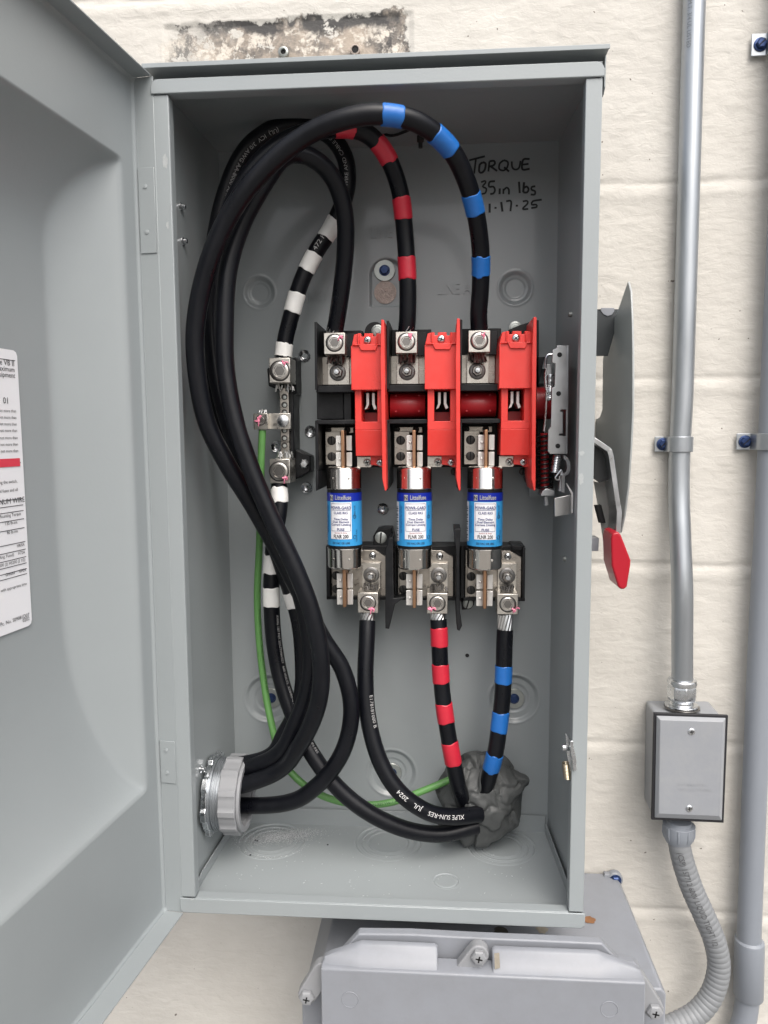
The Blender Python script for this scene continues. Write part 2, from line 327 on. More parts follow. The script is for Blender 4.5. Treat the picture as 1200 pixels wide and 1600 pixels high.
# back panel with pressed dimples
dimp = [(405,457,.0165,.010,.0035), (805,450,.0170,.0105,.0035), (420,1092,.027,.016,.0045), (612,1208,.027,.016,.0045), (803,1092,.027,.016,.0045)]
D = [(at(a,b,DB).x, at(a,b,DB).z, R, r, d) for a, b, R, r, d in dimp]
sl_c = at(604, 425, DB); sl_b = at(604, 480, DB)
def sstep(x): x = np.clip(x, 0, 1); return x*x*(3-2*x)
def back_fn(X, Z):
    y = np.full(X.shape, DB)
    for (cx, cz, R, r, d) in D:
        q = np.hypot(X-cx, Z-cz); y = y + d*.75*(1-sstep((q-(R-.0045))/.0045)) + d*.25*(1-sstep((q-(r-.0012))/.0022)) - .0005*np.exp(-((q-R-.0008)/.0009)**2)
    # arched slot recess
    cx = sl_c.x; R = .0185; zc = sl_c.z-.004; zb = sl_b.z+.001
    q = np.where(Z > zc, np.hypot(X-cx, Z-zc), np.abs(X-cx)); q = np.where(Z < zb, np.maximum(q, R+(zb-Z)), q)
    y = y + .0045*(1-sstep((q-.0155)/(R-.0155)))
    y = y + .0004*vnoise(X, Z, .12, .2, 31)
    return np.stack([X, y, Z], -1)
grid("back_panel", np.linspace(-XB, XB, 380), np.linspace(-ZH+.001, ZH-.001, 760), back_fn, GREYI, cab)
# sides
for s, nm in ((-1, 'left'), (1, 'right')):
    a = MB(); a.prism([(s*XH,.001,-ZH+.001),(s*XB,DB+.004,-ZH+.001),(s*XB,DB+.004,ZH-.001),(s*XH,.001,ZH-.001)], (s*-T,0,0)); a.build("side_wall", GREYI, cab)
    b = MB()
    b.box(min(s*XH, s*(XH-FW)), max(s*XH, s*(XH-FW)), -.0008, .0008, -ZH+.0135, ZH-.0132)
    b.box(min(s*(XH-FW), s*(XH-FW+.0018)), max(s*(XH-FW), s*(XH-FW+.0018)), .0005, .011, -ZH+.0135, ZH-.0132)
    b.box(min(s*XH, s*(XH-.0018)), max(s*XH, s*(XH-.0018)), .0005, .012, -ZH+.0135, ZH-.0132)
    b.build("front_strip", GREY, cab, bevel=.0007, seg=3)
a = MB(); a.box(-XH, XH, .001, DB+.004, ZH-T, ZH); a.build("top_panel", GREYI, cab)
for z0, z1, nm in ((ZH-.0130, ZH-.0012, 't'), (-ZH-.0012, -ZH+.0132, 'b')):
    b = MB(); c = .006 if nm == 't' else .0001; X = XH+.0012
    if nm == 't': pts = [(-X,z0),(X,z0),(X,z1-c),(X-c*.3,z1-c*.3),(X-c,z1),(-X+c,z1),(-X+c*.3,z1-c*.3),(-X,z1-c)]
    else: pts = [(-X+.003,z0),(X-.003,z0),(X,z0+.003),(X,z1),(-X,z1),(-X,z0+.003)]
    b.prism([(x, -.0026, z) for x, z in pts], (0,.0017,0))
    zi = z0 if nm == 't' else z1; zz = (zi, zi+.0018) if nm == 't' else (zi-.0018, zi)
    b.box(-XH+FW, XH-FW, -.001, .010, *zz)
    b.build("front_strip", GREY, cab, bevel=.0008, seg=3)
# bottom with concentric knockouts pressed into it
KO = [(425,1314,.0345), (607,1316,.0345), (783,1322,.0345)]
KC = [(atz(a,b,-ZH+T), r) for a, b, r in KO]; kc2 = atz(697,1376,-ZH+T)
def floor_fn(X, Y):
    z = np.full(X.shape, -ZH+T)
    for c, r in KC:
        q = np.hypot(X-c.x, Y-c.y)
        for rr, dd, s in ((r, .0009, .0007), (r-.0065, .0009, .0006), (r-.0135, .0009, .0006)):
            z = z - dd*np.exp(-((q-rr)/s)**2) + .0006*np.exp(-((q-rr-.0016)/.0008)**2)
        z = z - .0006*(1-sstep((q-r+.001)/.0015))
    q = np.hypot(X-kc2.x, Y-kc2.y); z = z-.0008*np.exp(-((q-.0115)/.0007)**2)+.0004*np.exp(-((q-.0130)/.0007)**2)
    z = z+.0005*vnoise(X, Y, .08, .06, 61)
    return np.stack([X, Y, z], -1)
grid("bottom_panel", np.linspace(-XH+.001, XH-.001, 520), np.linspace(.001, DB+.002, 230), floor_fn, GREY, cab)
a = MB(); a.box(-XH, XH, .001, DB+.004, -ZH-.0008, -ZH-.0002)
# folded tabs where the sheets meet
l = at(366, 1268, DB-.003); r = at(852, 1275, DB-.003)
a.box(-XB+.004, r.x, DB-.0035, DB-.002, -ZH+T, r.z)
a.prism([(-XH+.004,.016,-ZH+.002),(-XB+.0035,DB-.006,-ZH+.002),(-XB+.0035,DB-.006,-ZH+.013),(-XH+.0055,.040,-ZH+.013),(-XH+.004,.016,-ZH+.006)], (.0012,0,0))
a.prism([(XH-.004,.016,-ZH+.002),(XB-.0035,DB-.006,-ZH+.002),(XB-.0035,DB-.006,-ZH+.013),(XH-.0055,.040,-ZH+.013),(XH-.004,.016,-ZH+.006)], (-.0012,0,0))
a.build("folded_tab", GREYI, cab, bevel=.0004)
# drip hood
h = MB(); X0, X1 = at(222,102,-.004).x, at(953,71,-.004).x
prof = [(DB, ZH+.0020, 0), (.020, ZH+.0020, 0), (.0155, ZH+.0028, .2), (.012, ZH+.0050, .45), (.006, ZH+.0068, .8), (-.004, ZH+.0082, 1)]
def hood_pts(off):
    out = []
    for y, z, e in prof:
        xl = -XH-.0015+(X0+XH+.0015)*e; xr = XH+.0025+(X1-XH-.0025)*e; out.append(((xl, y, z+off), (xr, y, z+off)))
    return out
A = hood_pts(0); B = hood_pts(.0013); n = len(A); vs = [p for q in A for p in q]+[p for q in B for p in q]; fs = []
for i in range(n-1): fs += [(2*i, 2*i+2, 2*i+3, 2*i+1), (2*n+2*i, 2*n+2*i+1, 2*n+2*i+3, 2*n+2*i+2)]
for k in (0, 1): fs += [(2*i+k, 2*i+2+k, 2*n+2*i+2+k, 2*n+2*i+k) for i in range(n-1)]
fs += [(2*n-2, 4*n-2, 4*n-1, 2*n-1), (0, 1, 2*n+1, 2*n)]
h.add(vs, fs)
h.prism([(XH+.0022, .004, ZH+.006), (XH+.0022, .060, ZH+.002), (XH+.0022, .060, ZH-.016), (XH+.0022, .012, ZH-.022), (XH+.0022, .005, ZH-.018)], (.0013, 0, 0))
h.prism([(-XH-.0022, .006, ZH+.004), (-XH-.0022, .060, ZH+.002), (-XH-.0022, .060, ZH-.016), (-XH-.0022, .012, ZH-.016)], (-.0013, 0, 0))
yl, zl = -.004, ZH+.0082
h.prism([(X0, yl-.0002, zl-.0018), (X1, yl-.0002, zl-.0018), (X1, yl-.0002, zl+.0020), (X0, yl-.0002, zl+.0020)], (0,-.0012,0))
h.build("drip_hood", GREY, cab, bevel=.0004, ang=20)
# scuffs on the front strips
for px, py, sx, sz, sd in ((258,252,.0022,.0055,1),(909,708,.0022,.0020,2),(908,748,.0020,.0050,3),(262,352,.0012,.0030,4),(300,1405,.0016,.0010,5)):
    m = MB(); c = at(px, py, -.0009 if py < 1400 else -.0028); vs = [c]
    for k in range(28):
        a_ = 2*PI*k/28; rr = 1+.5*noise.noise(Vector((math.cos(a_)*2, math.sin(a_)*2, sd*3.1))); vs.append(c+Vector((math.cos(a_)*sx*rr, -.0001, math.sin(a_)*sz*rr)))
    m.add(vs, [(0, 1+k, 1+(k+1)%28) for k in range(28)]); m.build("scuff_mark", MATS.get("scuffed_paint") or mat("scuffed_paint", (.36,.38,.385), .55, var=.2, vscale=400), cab, smooth=False)
# rivets through the side walls
rv = [(-1,282,323),(-1,285,377),(-1,313,1202),(-1,316,1249),(1,896,491),(1,887,873)]
for s, a_, b_ in rv:
    m = MB(); c = atx(a_, b_, s*(XH-T-.0022)); m.lathe(c, (-s,0,0), [(.0038,0),(.0036,.0012),(.0025,.0018),(.0024,.0042),(.0018,.0048)], 16); m.build("rivet", ZINC if s < 0 else WASH, cab)
m = MB(); c = at(730, 1024, DB); m.lathe(c, (0,-1,0), [(.0030,-.001),(.0030,.0004),(.0022,.0006),(.0021,-.0008)], 20, 0, cap=False); m.lathe(c, (0,-1,0), [(.0022,.0002),(.0001,.0002)], 20, 1, cap=False); m.build("small_hole", [GREYI, HOLE], cab)
# shiny round hole plugs in the back panel
for a_, b_ in ((476,556),(485,674),(432,698),(479,762),(598,795)):
    m = MB(); c = at(a_, b_, DB-.0006); m.lathe(c, (0,-1,0), [(.0062,0),(.0062,.0008),(.0056,.0013),(.0050,.0010),(.0036,-.0004),(.0018,-.0009),(.0001,-.0010)], 28, cap=False); m.build("hole_plug", MATS["zinc_plated"], cab)
# mounting screws with washers
def mount(a_, b_, yo, R=.0112):
    c = at(a_, b_, DB+yo); m = MB(); m.lathe(c, (0,-1,0), [(R,0),(R,.0012),(R*.96,.0016),(R*.42,.0016)], 36, cap=False); wo = m.build("washer", WASH, cab)
    s = MB(); s.lathe(c+Vector((0,-.0016,0)), (0,-1,0), [(R*.46,0),(R*.44,.0025),(R*.36,.0036),(.0001,.0038)], 6); s.lathe(c+Vector((0,-.0016,0)), (0,-1,0), [(R*.52,0),(R*.5,.0008)], 20); s.build("screw", BSC, wo)
mount(601, 423, .0035); mount(424, 1090, .004); mount(612, 1207, .004); mount(803, 1091, .004)
# crumbled mortar showing through the hole below the top screw
m = MB(); c = at(602, 457, DB+.0035); n = 40; ring = []
for k in range(n): ring.append((math.cos(2*PI*k/n)*.0118, math.sin(2*PI*k/n)*.0118))
vs = [c+Vector((0,.0001,0))]; fs = []
for q in range(1, 9):
    for k in range(n): rr = q/8; x, z = ring[k][0]*rr, ring[k][1]*rr; vs.append(c+Vector((x, -.0008-.0008*noise.noise(Vector((x*500, z*500, 3))), z)))
fs += [(0, 1+k, 1+(k+1)%n) for k in range(n)]
for q in range(7): fs += [(1+q*n+k, 1+q*n+(k+1)%n, 1+(q+1)*n+(k+1)%n, 1+(q+1)*n+k) for k in range(n)]
m.add(vs, fs); setprops(m.build("keyhole", mat("mortar_in_hole", (0.52,0.44,0.40), .95, 0, .1, 1.0, 700, .45, 260), cab), "open keyhole with crumbly pink mortar showing")
# pressed lettering LINE A / LINE B / N
for txt, a_, b_, sz in (("LINE B", 578, 372, .0165), ("LINE A", 683, 460, .0165), ("LINE N", 470, 472, .015)):
    m = MB(); flat_text(m, txt, at(a_, b_, DB-.0009), (1,0,0), (0,0,1), sz, cond=.72)
    lo_ = m.build("pressed_lettering", GREYI, cab, smooth=False); sm_ = lo_.modifiers.new("s", 'SOLIDIFY'); sm_.thickness = .0008; sm_.offset = 0
# handwriting in marker on the back panel, traced stroke by stroke (coordinates of a 6x enlargement of 700,220)
HW = [
 [(198,185),(345,147)],[(262,165),(245,310)],                                                    # T
 [(325,205),(298,225),(292,290),(318,300),(345,270),(352,215),(325,203)],                          # O
 [(388,195),(378,290)],[(388,195),(430,190),(440,215),(420,235),(385,243)],[(400,242),(460,285)], # R
 [(520,185),(485,215),(480,265),(520,280),(555,250),(560,200),(520,183)],[(525,250),(572,290)],   # Q
 [(597,195),(602,250),(630,272),(665,255),(680,190)],                                             # U
 [(765,172),(705,180),(697,268),(765,265)],[(702,225),(755,218)],                                 # E
 [(310,390),(345,378),(352,395),(325,430),(358,450),(350,490),(315,500)],                          # 3
 [(440,380),(390,388),(385,432),(425,432),(440,465),(425,495),(395,500)],                          # 5
 [(485,448),(483,502)],[(520,450),(518,500)],[(520,465),(550,440),(570,460),(570,505)],           # in
 [(665,385),(672,492)],[(712,390),(705,485)],[(705,450),(735,430),(755,455),(740,485),(705,485)], # lb
 [(818,428),(785,435),(783,460),(815,475),(812,505),(775,505)],                                    # s
 [(390,590),(390,675)],[(435,630),(455,630)],[(498,575),(510,665)],                              # 1 . 1
 [(545,568),(590,570),(585,662)],[(635,610),(655,610)],                                          # 7 .
 [(700,570),(740,565),(745,590),(700,640),(752,640)],                                              # 2
 [(878,553),(795,568),(785,600),(825,600),(830,622),(780,632)]]                                    # 5
m = MB()
for st in HW:
    P = [at(700+x/6, 220+y/6, DB-.0002) for x, y in st]; P = catmull(P, .0012) if len(P) > 2 else [P[0].lerp(P[1], t/4) for t in range(5)]
    ribbon(m, P, 0.0020*(.9+.25*random.random()), .0006, (0,-1,0))
setprops(m.build("marker_handwriting", MARK, cab, smooth=False), "black marker note reading TORQUE 35in lbs 1-17-25")
# small cable clip hanging inside the top
for a_, b_ in ((652,178),(657,218)):
    m = MB(); c = at(a_, b_, .135); m.lathe(c, (0,0,-1), [(.0035,-.006),(.0035,.002),(.0022,.003),(.0020,.008)], 12); m.build("hanging_stud", BSCR, cab)

# ---- the swung door: local frame a (along the door), b (towards the cabinet side), z
TH = math.radians(7.3); HO = Vector((-XH-.0006, -.001, 0)); DA = Vector((-math.sin(TH), -math.cos(TH), 0)); DBv = Vector((math.cos(TH), -math.sin(TH), 0)); WD = .018
def dpt(a_, b_, z): return HO + DA*a_ + DBv*b_ + Vector((0,0,z))
def datb(px, py, b_):
    o = HO+DBv*b_; r = ray(px, py); t = (o-CAM).dot(DBv)/r.dot(DBv); P = CAM+r*t; return (P-HO).dot(DA), P.z
aL, zT = datb(188, 247, -WD); aL2, zB = datb(230, 1232, -WD); aL = (aL+aL2)/2; DZ = .043; RW = .048
ZD = ZH+.002
def door_fn(A, Z):
    u1 = np.clip((zT-Z)/.085, 0, 1); u2 = np.clip((Z-zB)/.20, 0, 1); aR = .37-aL
    va = DZ*(1-(1-u1)**2)**.75; vb = DZ*(1-(1-u2)**2)**.70; k = .0019
    ra = np.clip((A-aL)/RW, 0, 1)*DZ*1.02; rb = np.clip((aR-A)/RW, 0, 1)*DZ*1.02
    d = np.minimum(np.minimum(va, vb), np.minimum(ra, rb)+.0*A)
    # soften
    e = np.exp(-va/k)+np.exp(-vb/k)+np.exp(-ra/k)+np.exp(-rb/k); ds = -k*np.log(e); d = np.clip(ds+k*math.log(4)*(1-np.exp(-d/.006)), 0, None)
    d = d + .0003*vnoise(A, Z, .05, .09, 71)
    b_ = -WD-d
    # rounded meeting with the flanges
    for q in (A, .372-A, ZD-Z, Z+ZD): b_ = b_ + .0025*(np.clip(1-q/.0035, 0, 1))**2*(q < .0035)
    P = np.stack([HO.x+DA.x*A+DBv.x*b_, HO.y+DA.y*A+DBv.y*b_, Z], -1); return P
door = grid("door", np.concatenate([np.linspace(0,.006,6), np.linspace(.008,.372,150)]), np.concatenate([np.linspace(-ZD,-ZD+.007,7), np.linspace(-ZD+.01,ZD-.01,330), np.linspace(ZD-.007,ZD,7)]), door_fn, GREY, cab, thick=.0015)
door['label'] = "door swung wide open to the left, showing its stamped inner face"
def dbox(mb, a0, a1, b0, b1, z0, z1):
    vs = [dpt(a_, b_, z) for a_ in (a0,a1) for b_ in (b0,b1) for z in (z0,z1)]; mb.add(vs, [(0,1,3,2),(4,6,7,5),(0,4,5,1),(2,3,7,6),(0,2,6,4),(1,5,7,3)])
m = MB(); dbox(m, -.0014, 0, -WD-.0012, .0012, -ZD, ZD); dbox(m, 0, .372, -WD-.0012, .0, ZD-.0002, ZD+.0012); dbox(m, .0002, .372, -WD-.0012, .002, -ZD-.0012, -ZD+.0002); dbox(m, .372, .3734, -WD-.0012, 0, -ZD, ZD)
m.build("door_flange", GREY, door, bevel=.0004)
# hinges on the door's edge
for pa, pb in ((262, 393), (1195, 1270)):
    z1 = atx(236, pa, -XH-.004).z; z0 = atx(236, pb, -XH-.004).z
    m = MB(); dbox(m, .0001, .0010, -.0150, -.0002, z0, z1); m.build("hinge", GREY, door, bevel=.0004); hg = bpy.context.scene.objects[-1] if False else None
    m = MB()
    for q in (.25, .78): m.lathe(dpt(.0010, -.0085, z0+(z1-z0)*q), DA, [(.0020,0),(.0018,.0006),(.0001,.0009)], 14, cap=False)
    m.build("hinge_rivets", GREY, door)
# sticker on the door
sa, s1 = datb(22, 548, -WD-DZ); sb, s0 = datb(50, 975, -WD-DZ); sR = (sa+sb)/2; sW = .13; bS = -WD-DZ+.0012; c_ = .004
m = MB(); pts = [(sR,s0+c_),(sR+.0012,s0+.0012),(sR+c_,s0),(sR+sW,s0),(sR+sW,s1),(sR+c_,s1),(sR+.0012,s1-.0012),(sR,s1-c_)]
m.prism([dpt(a_, bS, z) for a_, z in pts], -DBv*.0003); st = m.build("instruction_label", LWHT, door, smooth=False)
def srow(py): return datb(36, py, bS)[1]
tb = MB(); ex = -DA; ey = Vector((0,0,1))
def stext(s, py, size, inset=.004, mb=tb): flat_text(mb, s, dpt(sR+inset, bS+.0004, srow(py)), ex, ey, size, 'RIGHT')
def sline(py, mb=tb, t=.0005, a1=None, ins=.003): z = srow(py); mb.add([dpt(sR+ins, bS+.0004, z), dpt(a1 or sR+sW-.004, bS+.0004, z), dpt(a1 or sR+sW-.004, bS+.0004, z-t), dpt(sR+ins, bS+.0004, z-t)], [(0,1,2,3)])
stext("Safety Switch Type VB II", 574, .0058); stext("For Use on Circuits of Maximum", 583, .0052); stext("short circuit Equipment", 592, .0052)
stext("01", 632, .0065, .012)
for py in (645,655,665,675,686,696,706): stext("suitable for use in the circuit of not more than", py, .0032, inset=.005)
stext("before servicing the switch,", 753, .0034, .008); stext("replace with rated fuses and all", 766, .0034, .008)
sline(565); sline(722); sline(778); stext("COPPER OR ALUMINUM WIRE", 784, .0056, .001)
for py in (788, 797, 810, 824): sline(py)
stext("Mounting Torque", 804, .0034, .006); stext("135 lb-ins.", 816, .0034, .01); stext("80 lb-ins.", 830, .0034, .01)
for py in (846, 858, 870, 880, 889, 897): sline(py)
stext("HRISA", 853, .0032); stext("(Ring, Fused)     H72A", 865, .0032); stext("HS200 (2) HS200 (2 1/2)", 877, .0032); stext("Ground     GH24", 893, .0032)
stext("fuses with appropriate time", 915, .0032); stext("Pc. No. S09081D07", 966, .0040, .003); stext("0202", 972, .0040, .003)
tb.build("label_printing", KPR, st, smooth=False)
tr = MB(); z = srow(728); tr.add([dpt(sR+.004, bS+.0005, z+.006), dpt(sR+sW-.004, bS+.0005, z+.006), dpt(sR+sW-.004, bS+.0005, z), dpt(sR+.004, bS+.0005, z)], [(0,1,2,3)]); tr.build("red_bar", LRED, st, smooth=False)

# ---- door catch on the right side wall
m = MB(); c = lambda a_, b_: atx(a_, b_, XH-.010)
m.prism([at(884,1146,.004), at(890,1156,.004), at(897,1190,.004), at(896,1222,.004), at(891,1206,.004), at(886,1180,.004)], (0,.0015,0), 0)
m.prism([at(891,1158,-.004), at(896,1158,-.004), at(896,1166,-.004), at(901,1188,-.004), at(901,1204,-.004), at(896,1205,-.004), at(895,1192,-.004), at(891,1168,-.004)], (0,.0035,0), 0)
m.lathe(at(882,1168,.006), (1,0,0), [(.0032,-.002),(.0032,.003),(.002,.005)], 12)
m.build("door_catch", ZINC, cab, bevel=.0004)
m = MB(); P = []
for k in range(160): t = k/159; q = at(884+3*t, 1192+24*t, .006); a_ = t*2*PI*11; P.append(q+Vector((math.cos(a_)*.0030, math.sin(a_)*.0030, 0)))
m.tube(P, .00065, 6); m.build("catch_spring", BRASS, cab)

# ---- handle assembly on the cabinet's right flank
hd = MB(); XP = .222
gp = [(981,440),(985,455),(987,500),(988,552),(987,640),(985,700),(982,760),(976,805),(969,832),(955,700),(930,690),(931,655),(938,652),(942,640),(943,560),(947,500),(966,483)]
gp = [(981,440),(985,455),(987,500),(988,552),(988,640),(985,700),(981,760),(975,805),(969,832),(962,832),(952,780),(931,700),(931,655),(937,652),(941,640),(942,562),(948,520),(966,483)]
hd.prism([atx(a_, b_, XP) for a_, b_ in gp], (.0018,0,0))
hp = hd.build("handle_guard", mat("guard_grey", (0.33,0.35,0.35), .4, 0, .5, .05, 200, .06, 30), cab, bevel=.0004)
m = MB(); m.prism([at(932,483,.10), at(966,483,.10), at(960,520,.10), at(950,556,.10), at(931,556,.10)], (0,.0018,0)); m.prism([at(939,481,.099), at(960,481,.099), at(960,486,.099), at(956,492,.099), at(949,494,.099), at(943,491,.099), at(939,486,.099)], (0,.0008,0), 1)
m.box(XH, XP, .10, .15, at(940,483,.10).z-.0018, at(940,483,.10).z)
m.build("guard_bracket", [mat("guard_dark", (0.03,0.035,0.038), .4), LGREY], cab, bevel=.0003)
lv = MB(); E = [(928,687),(952,703),(955,712),(966,790),(968,800),(966,832)]
PT = [at(a_, b_, .03) for a_, b_ in E]
for i in range(len(PT)-1):
    p, q = PT[i], PT[i+1]; t = (q-p).normalized(); nn = Vector((t.z,0,-t.x))*.0022; e = t*.0005
    lv.add([p-nn-e, p+nn-e, q+nn+e, q-nn+e, *(v+Vector((0,.030,0)) for v in (p-nn-e, p+nn-e, q+nn+e, q-nn+e))], [(0,1,2,3),(4,7,6,5),(0,3,7,4),(1,5,6,2),(0,4,5,1),(2,6,7,3)])
lever = lv.build("operating_lever", STEEL, cab, bevel=.0004)
m = MB(); m.prism([at(929,690,.045), at(951,705,.045), at(958,748,.045), at(936,754,.045), at(928,748,.045)], (0,.002,0)); m.build("lever_web", mat("lever_dark", (0.014,0.016,0.017), .4), lever)
m = MB(); m.prism([at(928,752,.06), at(936,754,.06), at(958,745,.06), at(963,800,.06), at(962,835,.06), at(950,858,.06), at(944,852,.06), at(936,800,.06)], (0,.0018,0)); m.build("lever_plate", mat("lever_grey", (0.27,0.275,0.26), .42), lever)
m = MB(); m.lathe(at(937,802,.056), at(937,802,.056)-at(934,790,.056), [(.0034,-.008),(.0034,.009)], 14, 0); m.prism([at(930,790,.0575),at(938,788,.0575),at(944,812,.0575),at(937,815,.0575)], (0,.002,0), 0)
m.prism([at(955,787,.0570),at(957,784,.0570),at(959,788,.0570),at(959,818,.0570),at(957,821,.0570),at(955,816,.0570)], (0,.002,0), 1)
m.prism([at(925,841,.05),at(936,841,.05),at(935,861,.05),at(925,861,.05)], (0,.02,0), 2)
m.build("lever_slot", [HOLE, LWHT, LGREY], lever)
gr = MB(); gpz = [(957,833),(967,831),(971,837),(986,876),(985,886),(980,917),(976,921),(970,921),(966,917),(956,884),(955,842)]
gr.prism([at(a_, b_, .008) for a_, b_ in gpz], (0,.034,0)); gr.build("red_grip", GRIP, lever, bevel=.0028, seg=4)

# ================================================================ fused switch
PIT = .0697
swt = thing("fused_switch", "three pole fused switch with red shields bolted inside the cabinet", "switch", (at(648,700,DB).x, DB, at(648,937,DB).z))
def off(vsrc, k): return vsrc
def part(name, fn, m, k, bevel=0, parent=None, **kw):
    """build the middle pole's part from pixel readings, shifted k poles along x"""
    mb = MB(); fn(mb); mb.v = [(x+k*PIT, y, z) for x, y, z in mb.v]; return mb.build(name, m, parent or swt, bevel=bevel, **kw)
def strands(mb, c, wdt, hgt, n=14, dy=.01, mi=0, seed=1):
    r = random.Random(seed)
    for i in range(n):
        x = c.x+(r.random()-.5)*wdt; y = c.y+(r.random())*dy; z = c.z+(r.random()-.5)*.002
        h1 = hgt/2*(.3+.7*r.random()); mb.tube([(x, y, z+h1), (x+(r.random()-.5)*.004, y-.001*r.random(), z-h1)], .0008+.0005*r.random(), 7, mi)
def lug(mb, a_, b_, c_, d_, y0, y1): mb.pbox(a_, b_, c_, d_, y0, y1)
SCRW = mat('screw_steel', (0.56,0.535,0.50), .3, 1, .5, .1, 400, .15, 200)
def setscrew(name, c, R, k, parent, mt=None):
    mt = SCRW
    m = MB(); c = Vector(c)+Vector((k*PIT,0,0))
    m.lathe(c, (0,-1,0), [(R*1.0,.0001),(R*.96,.0003)], 32, 1, cap=True)
    m.lathe(c, (0,-1,0), [(R*.84,0),(R*.84,.0008),(R*.74,.0013),(R*.58,.0012),(R*.56,.0004)], 32, 0, cap=False)
    m.lathe(c, (0,-1,0), [(R*.60,.0006),(R*.50,.0006),(R*.46,-.0002)], 6, 0, cap=False); m.lathe(c, (0,-1,0), [(R*.52,.0005),(.0001,.00052)], 6, 2, cap=False)
    return m.build(name, [mt, BSCR, DSTEEL], parent)
def pink(c, k, parent, seed, n=4, ln=.006):
    r = random.Random(seed); m = MB(); p = Vector(c)+Vector((k*PIT,-.0012,0))
    for i in range(max(2,n-2)):
        a_ = r.random()*2*PI; q = p+Vector((math.cos(a_), 0, math.sin(a_)))*.0007*i; P = [q, q+Vector((.0015*math.cos(a_+1),-.0005,.0015*math.sin(a_+1))), q+Vector((.003*math.cos(a_), .0003, .003*math.sin(a_)))]
        m.tube(catmull(P, .0006), [.0010*(.6+.6*r.random())]*len(catmull(P, .0006)), 7)
    P = catmull([p, p+Vector((-.0008,-.0004,-ln*.5)), p+Vector((-.0014,.0004,-ln))], .0008); m.tube(P, [.0009*(1-i/len(P)*.6) for i in range(len(P))], 7)
    return m.build("torque_mark", PINK, parent)
def nutstack(name, c, R, k, parent, tilt=0):
    m = MB(); c = Vector(c)+Vector((k*PIT,0,0))
    m.lathe(c, (0,-1,0), [(R,0),(R,.0009),(R*.94,.0012),(R*.7,.0014)], 32, 0, cap=True); m.lathe(c, (0,-1,0), [(R*.68,.0012),(R*.68,.0050),(R*.58,.0058),(R*.4,.0058)], 6, 1, cap=True, ph=.3)
    m.lathe(c, (0,-1,0), [(R*.36,.005),(R*.36,.0105),(R*.28,.0115),(.0001,.0116)], 18, 2, cap=False); return m.build(name, [MATS.get('dull_washer') or mat('dull_washer', (.24,.235,.23), .4, .9), MATS.get('dull_nut') or mat('dull_nut', (.36,.34,.32), .35, 1), ZINC], parent)
def slotscrew(name, c, R, k, parent, mt=BSCR, rot=.6):
    m = MB(); cross_screw(m, Vector(c)+Vector((k*PIT,0,0)), R, 0, 1, .0012, '-', rot=rot); return m.build(name, [mt, HOLE], parent)
def phil(name, c, R, k, parent, mt=ZINC):
    m = MB(); cross_screw(m, Vector(c)+Vector((k*PIT,0,0)), R, 0, 1, .0018, '+', rot=.5+k); return m.build(name, [mt, HOLE], parent)

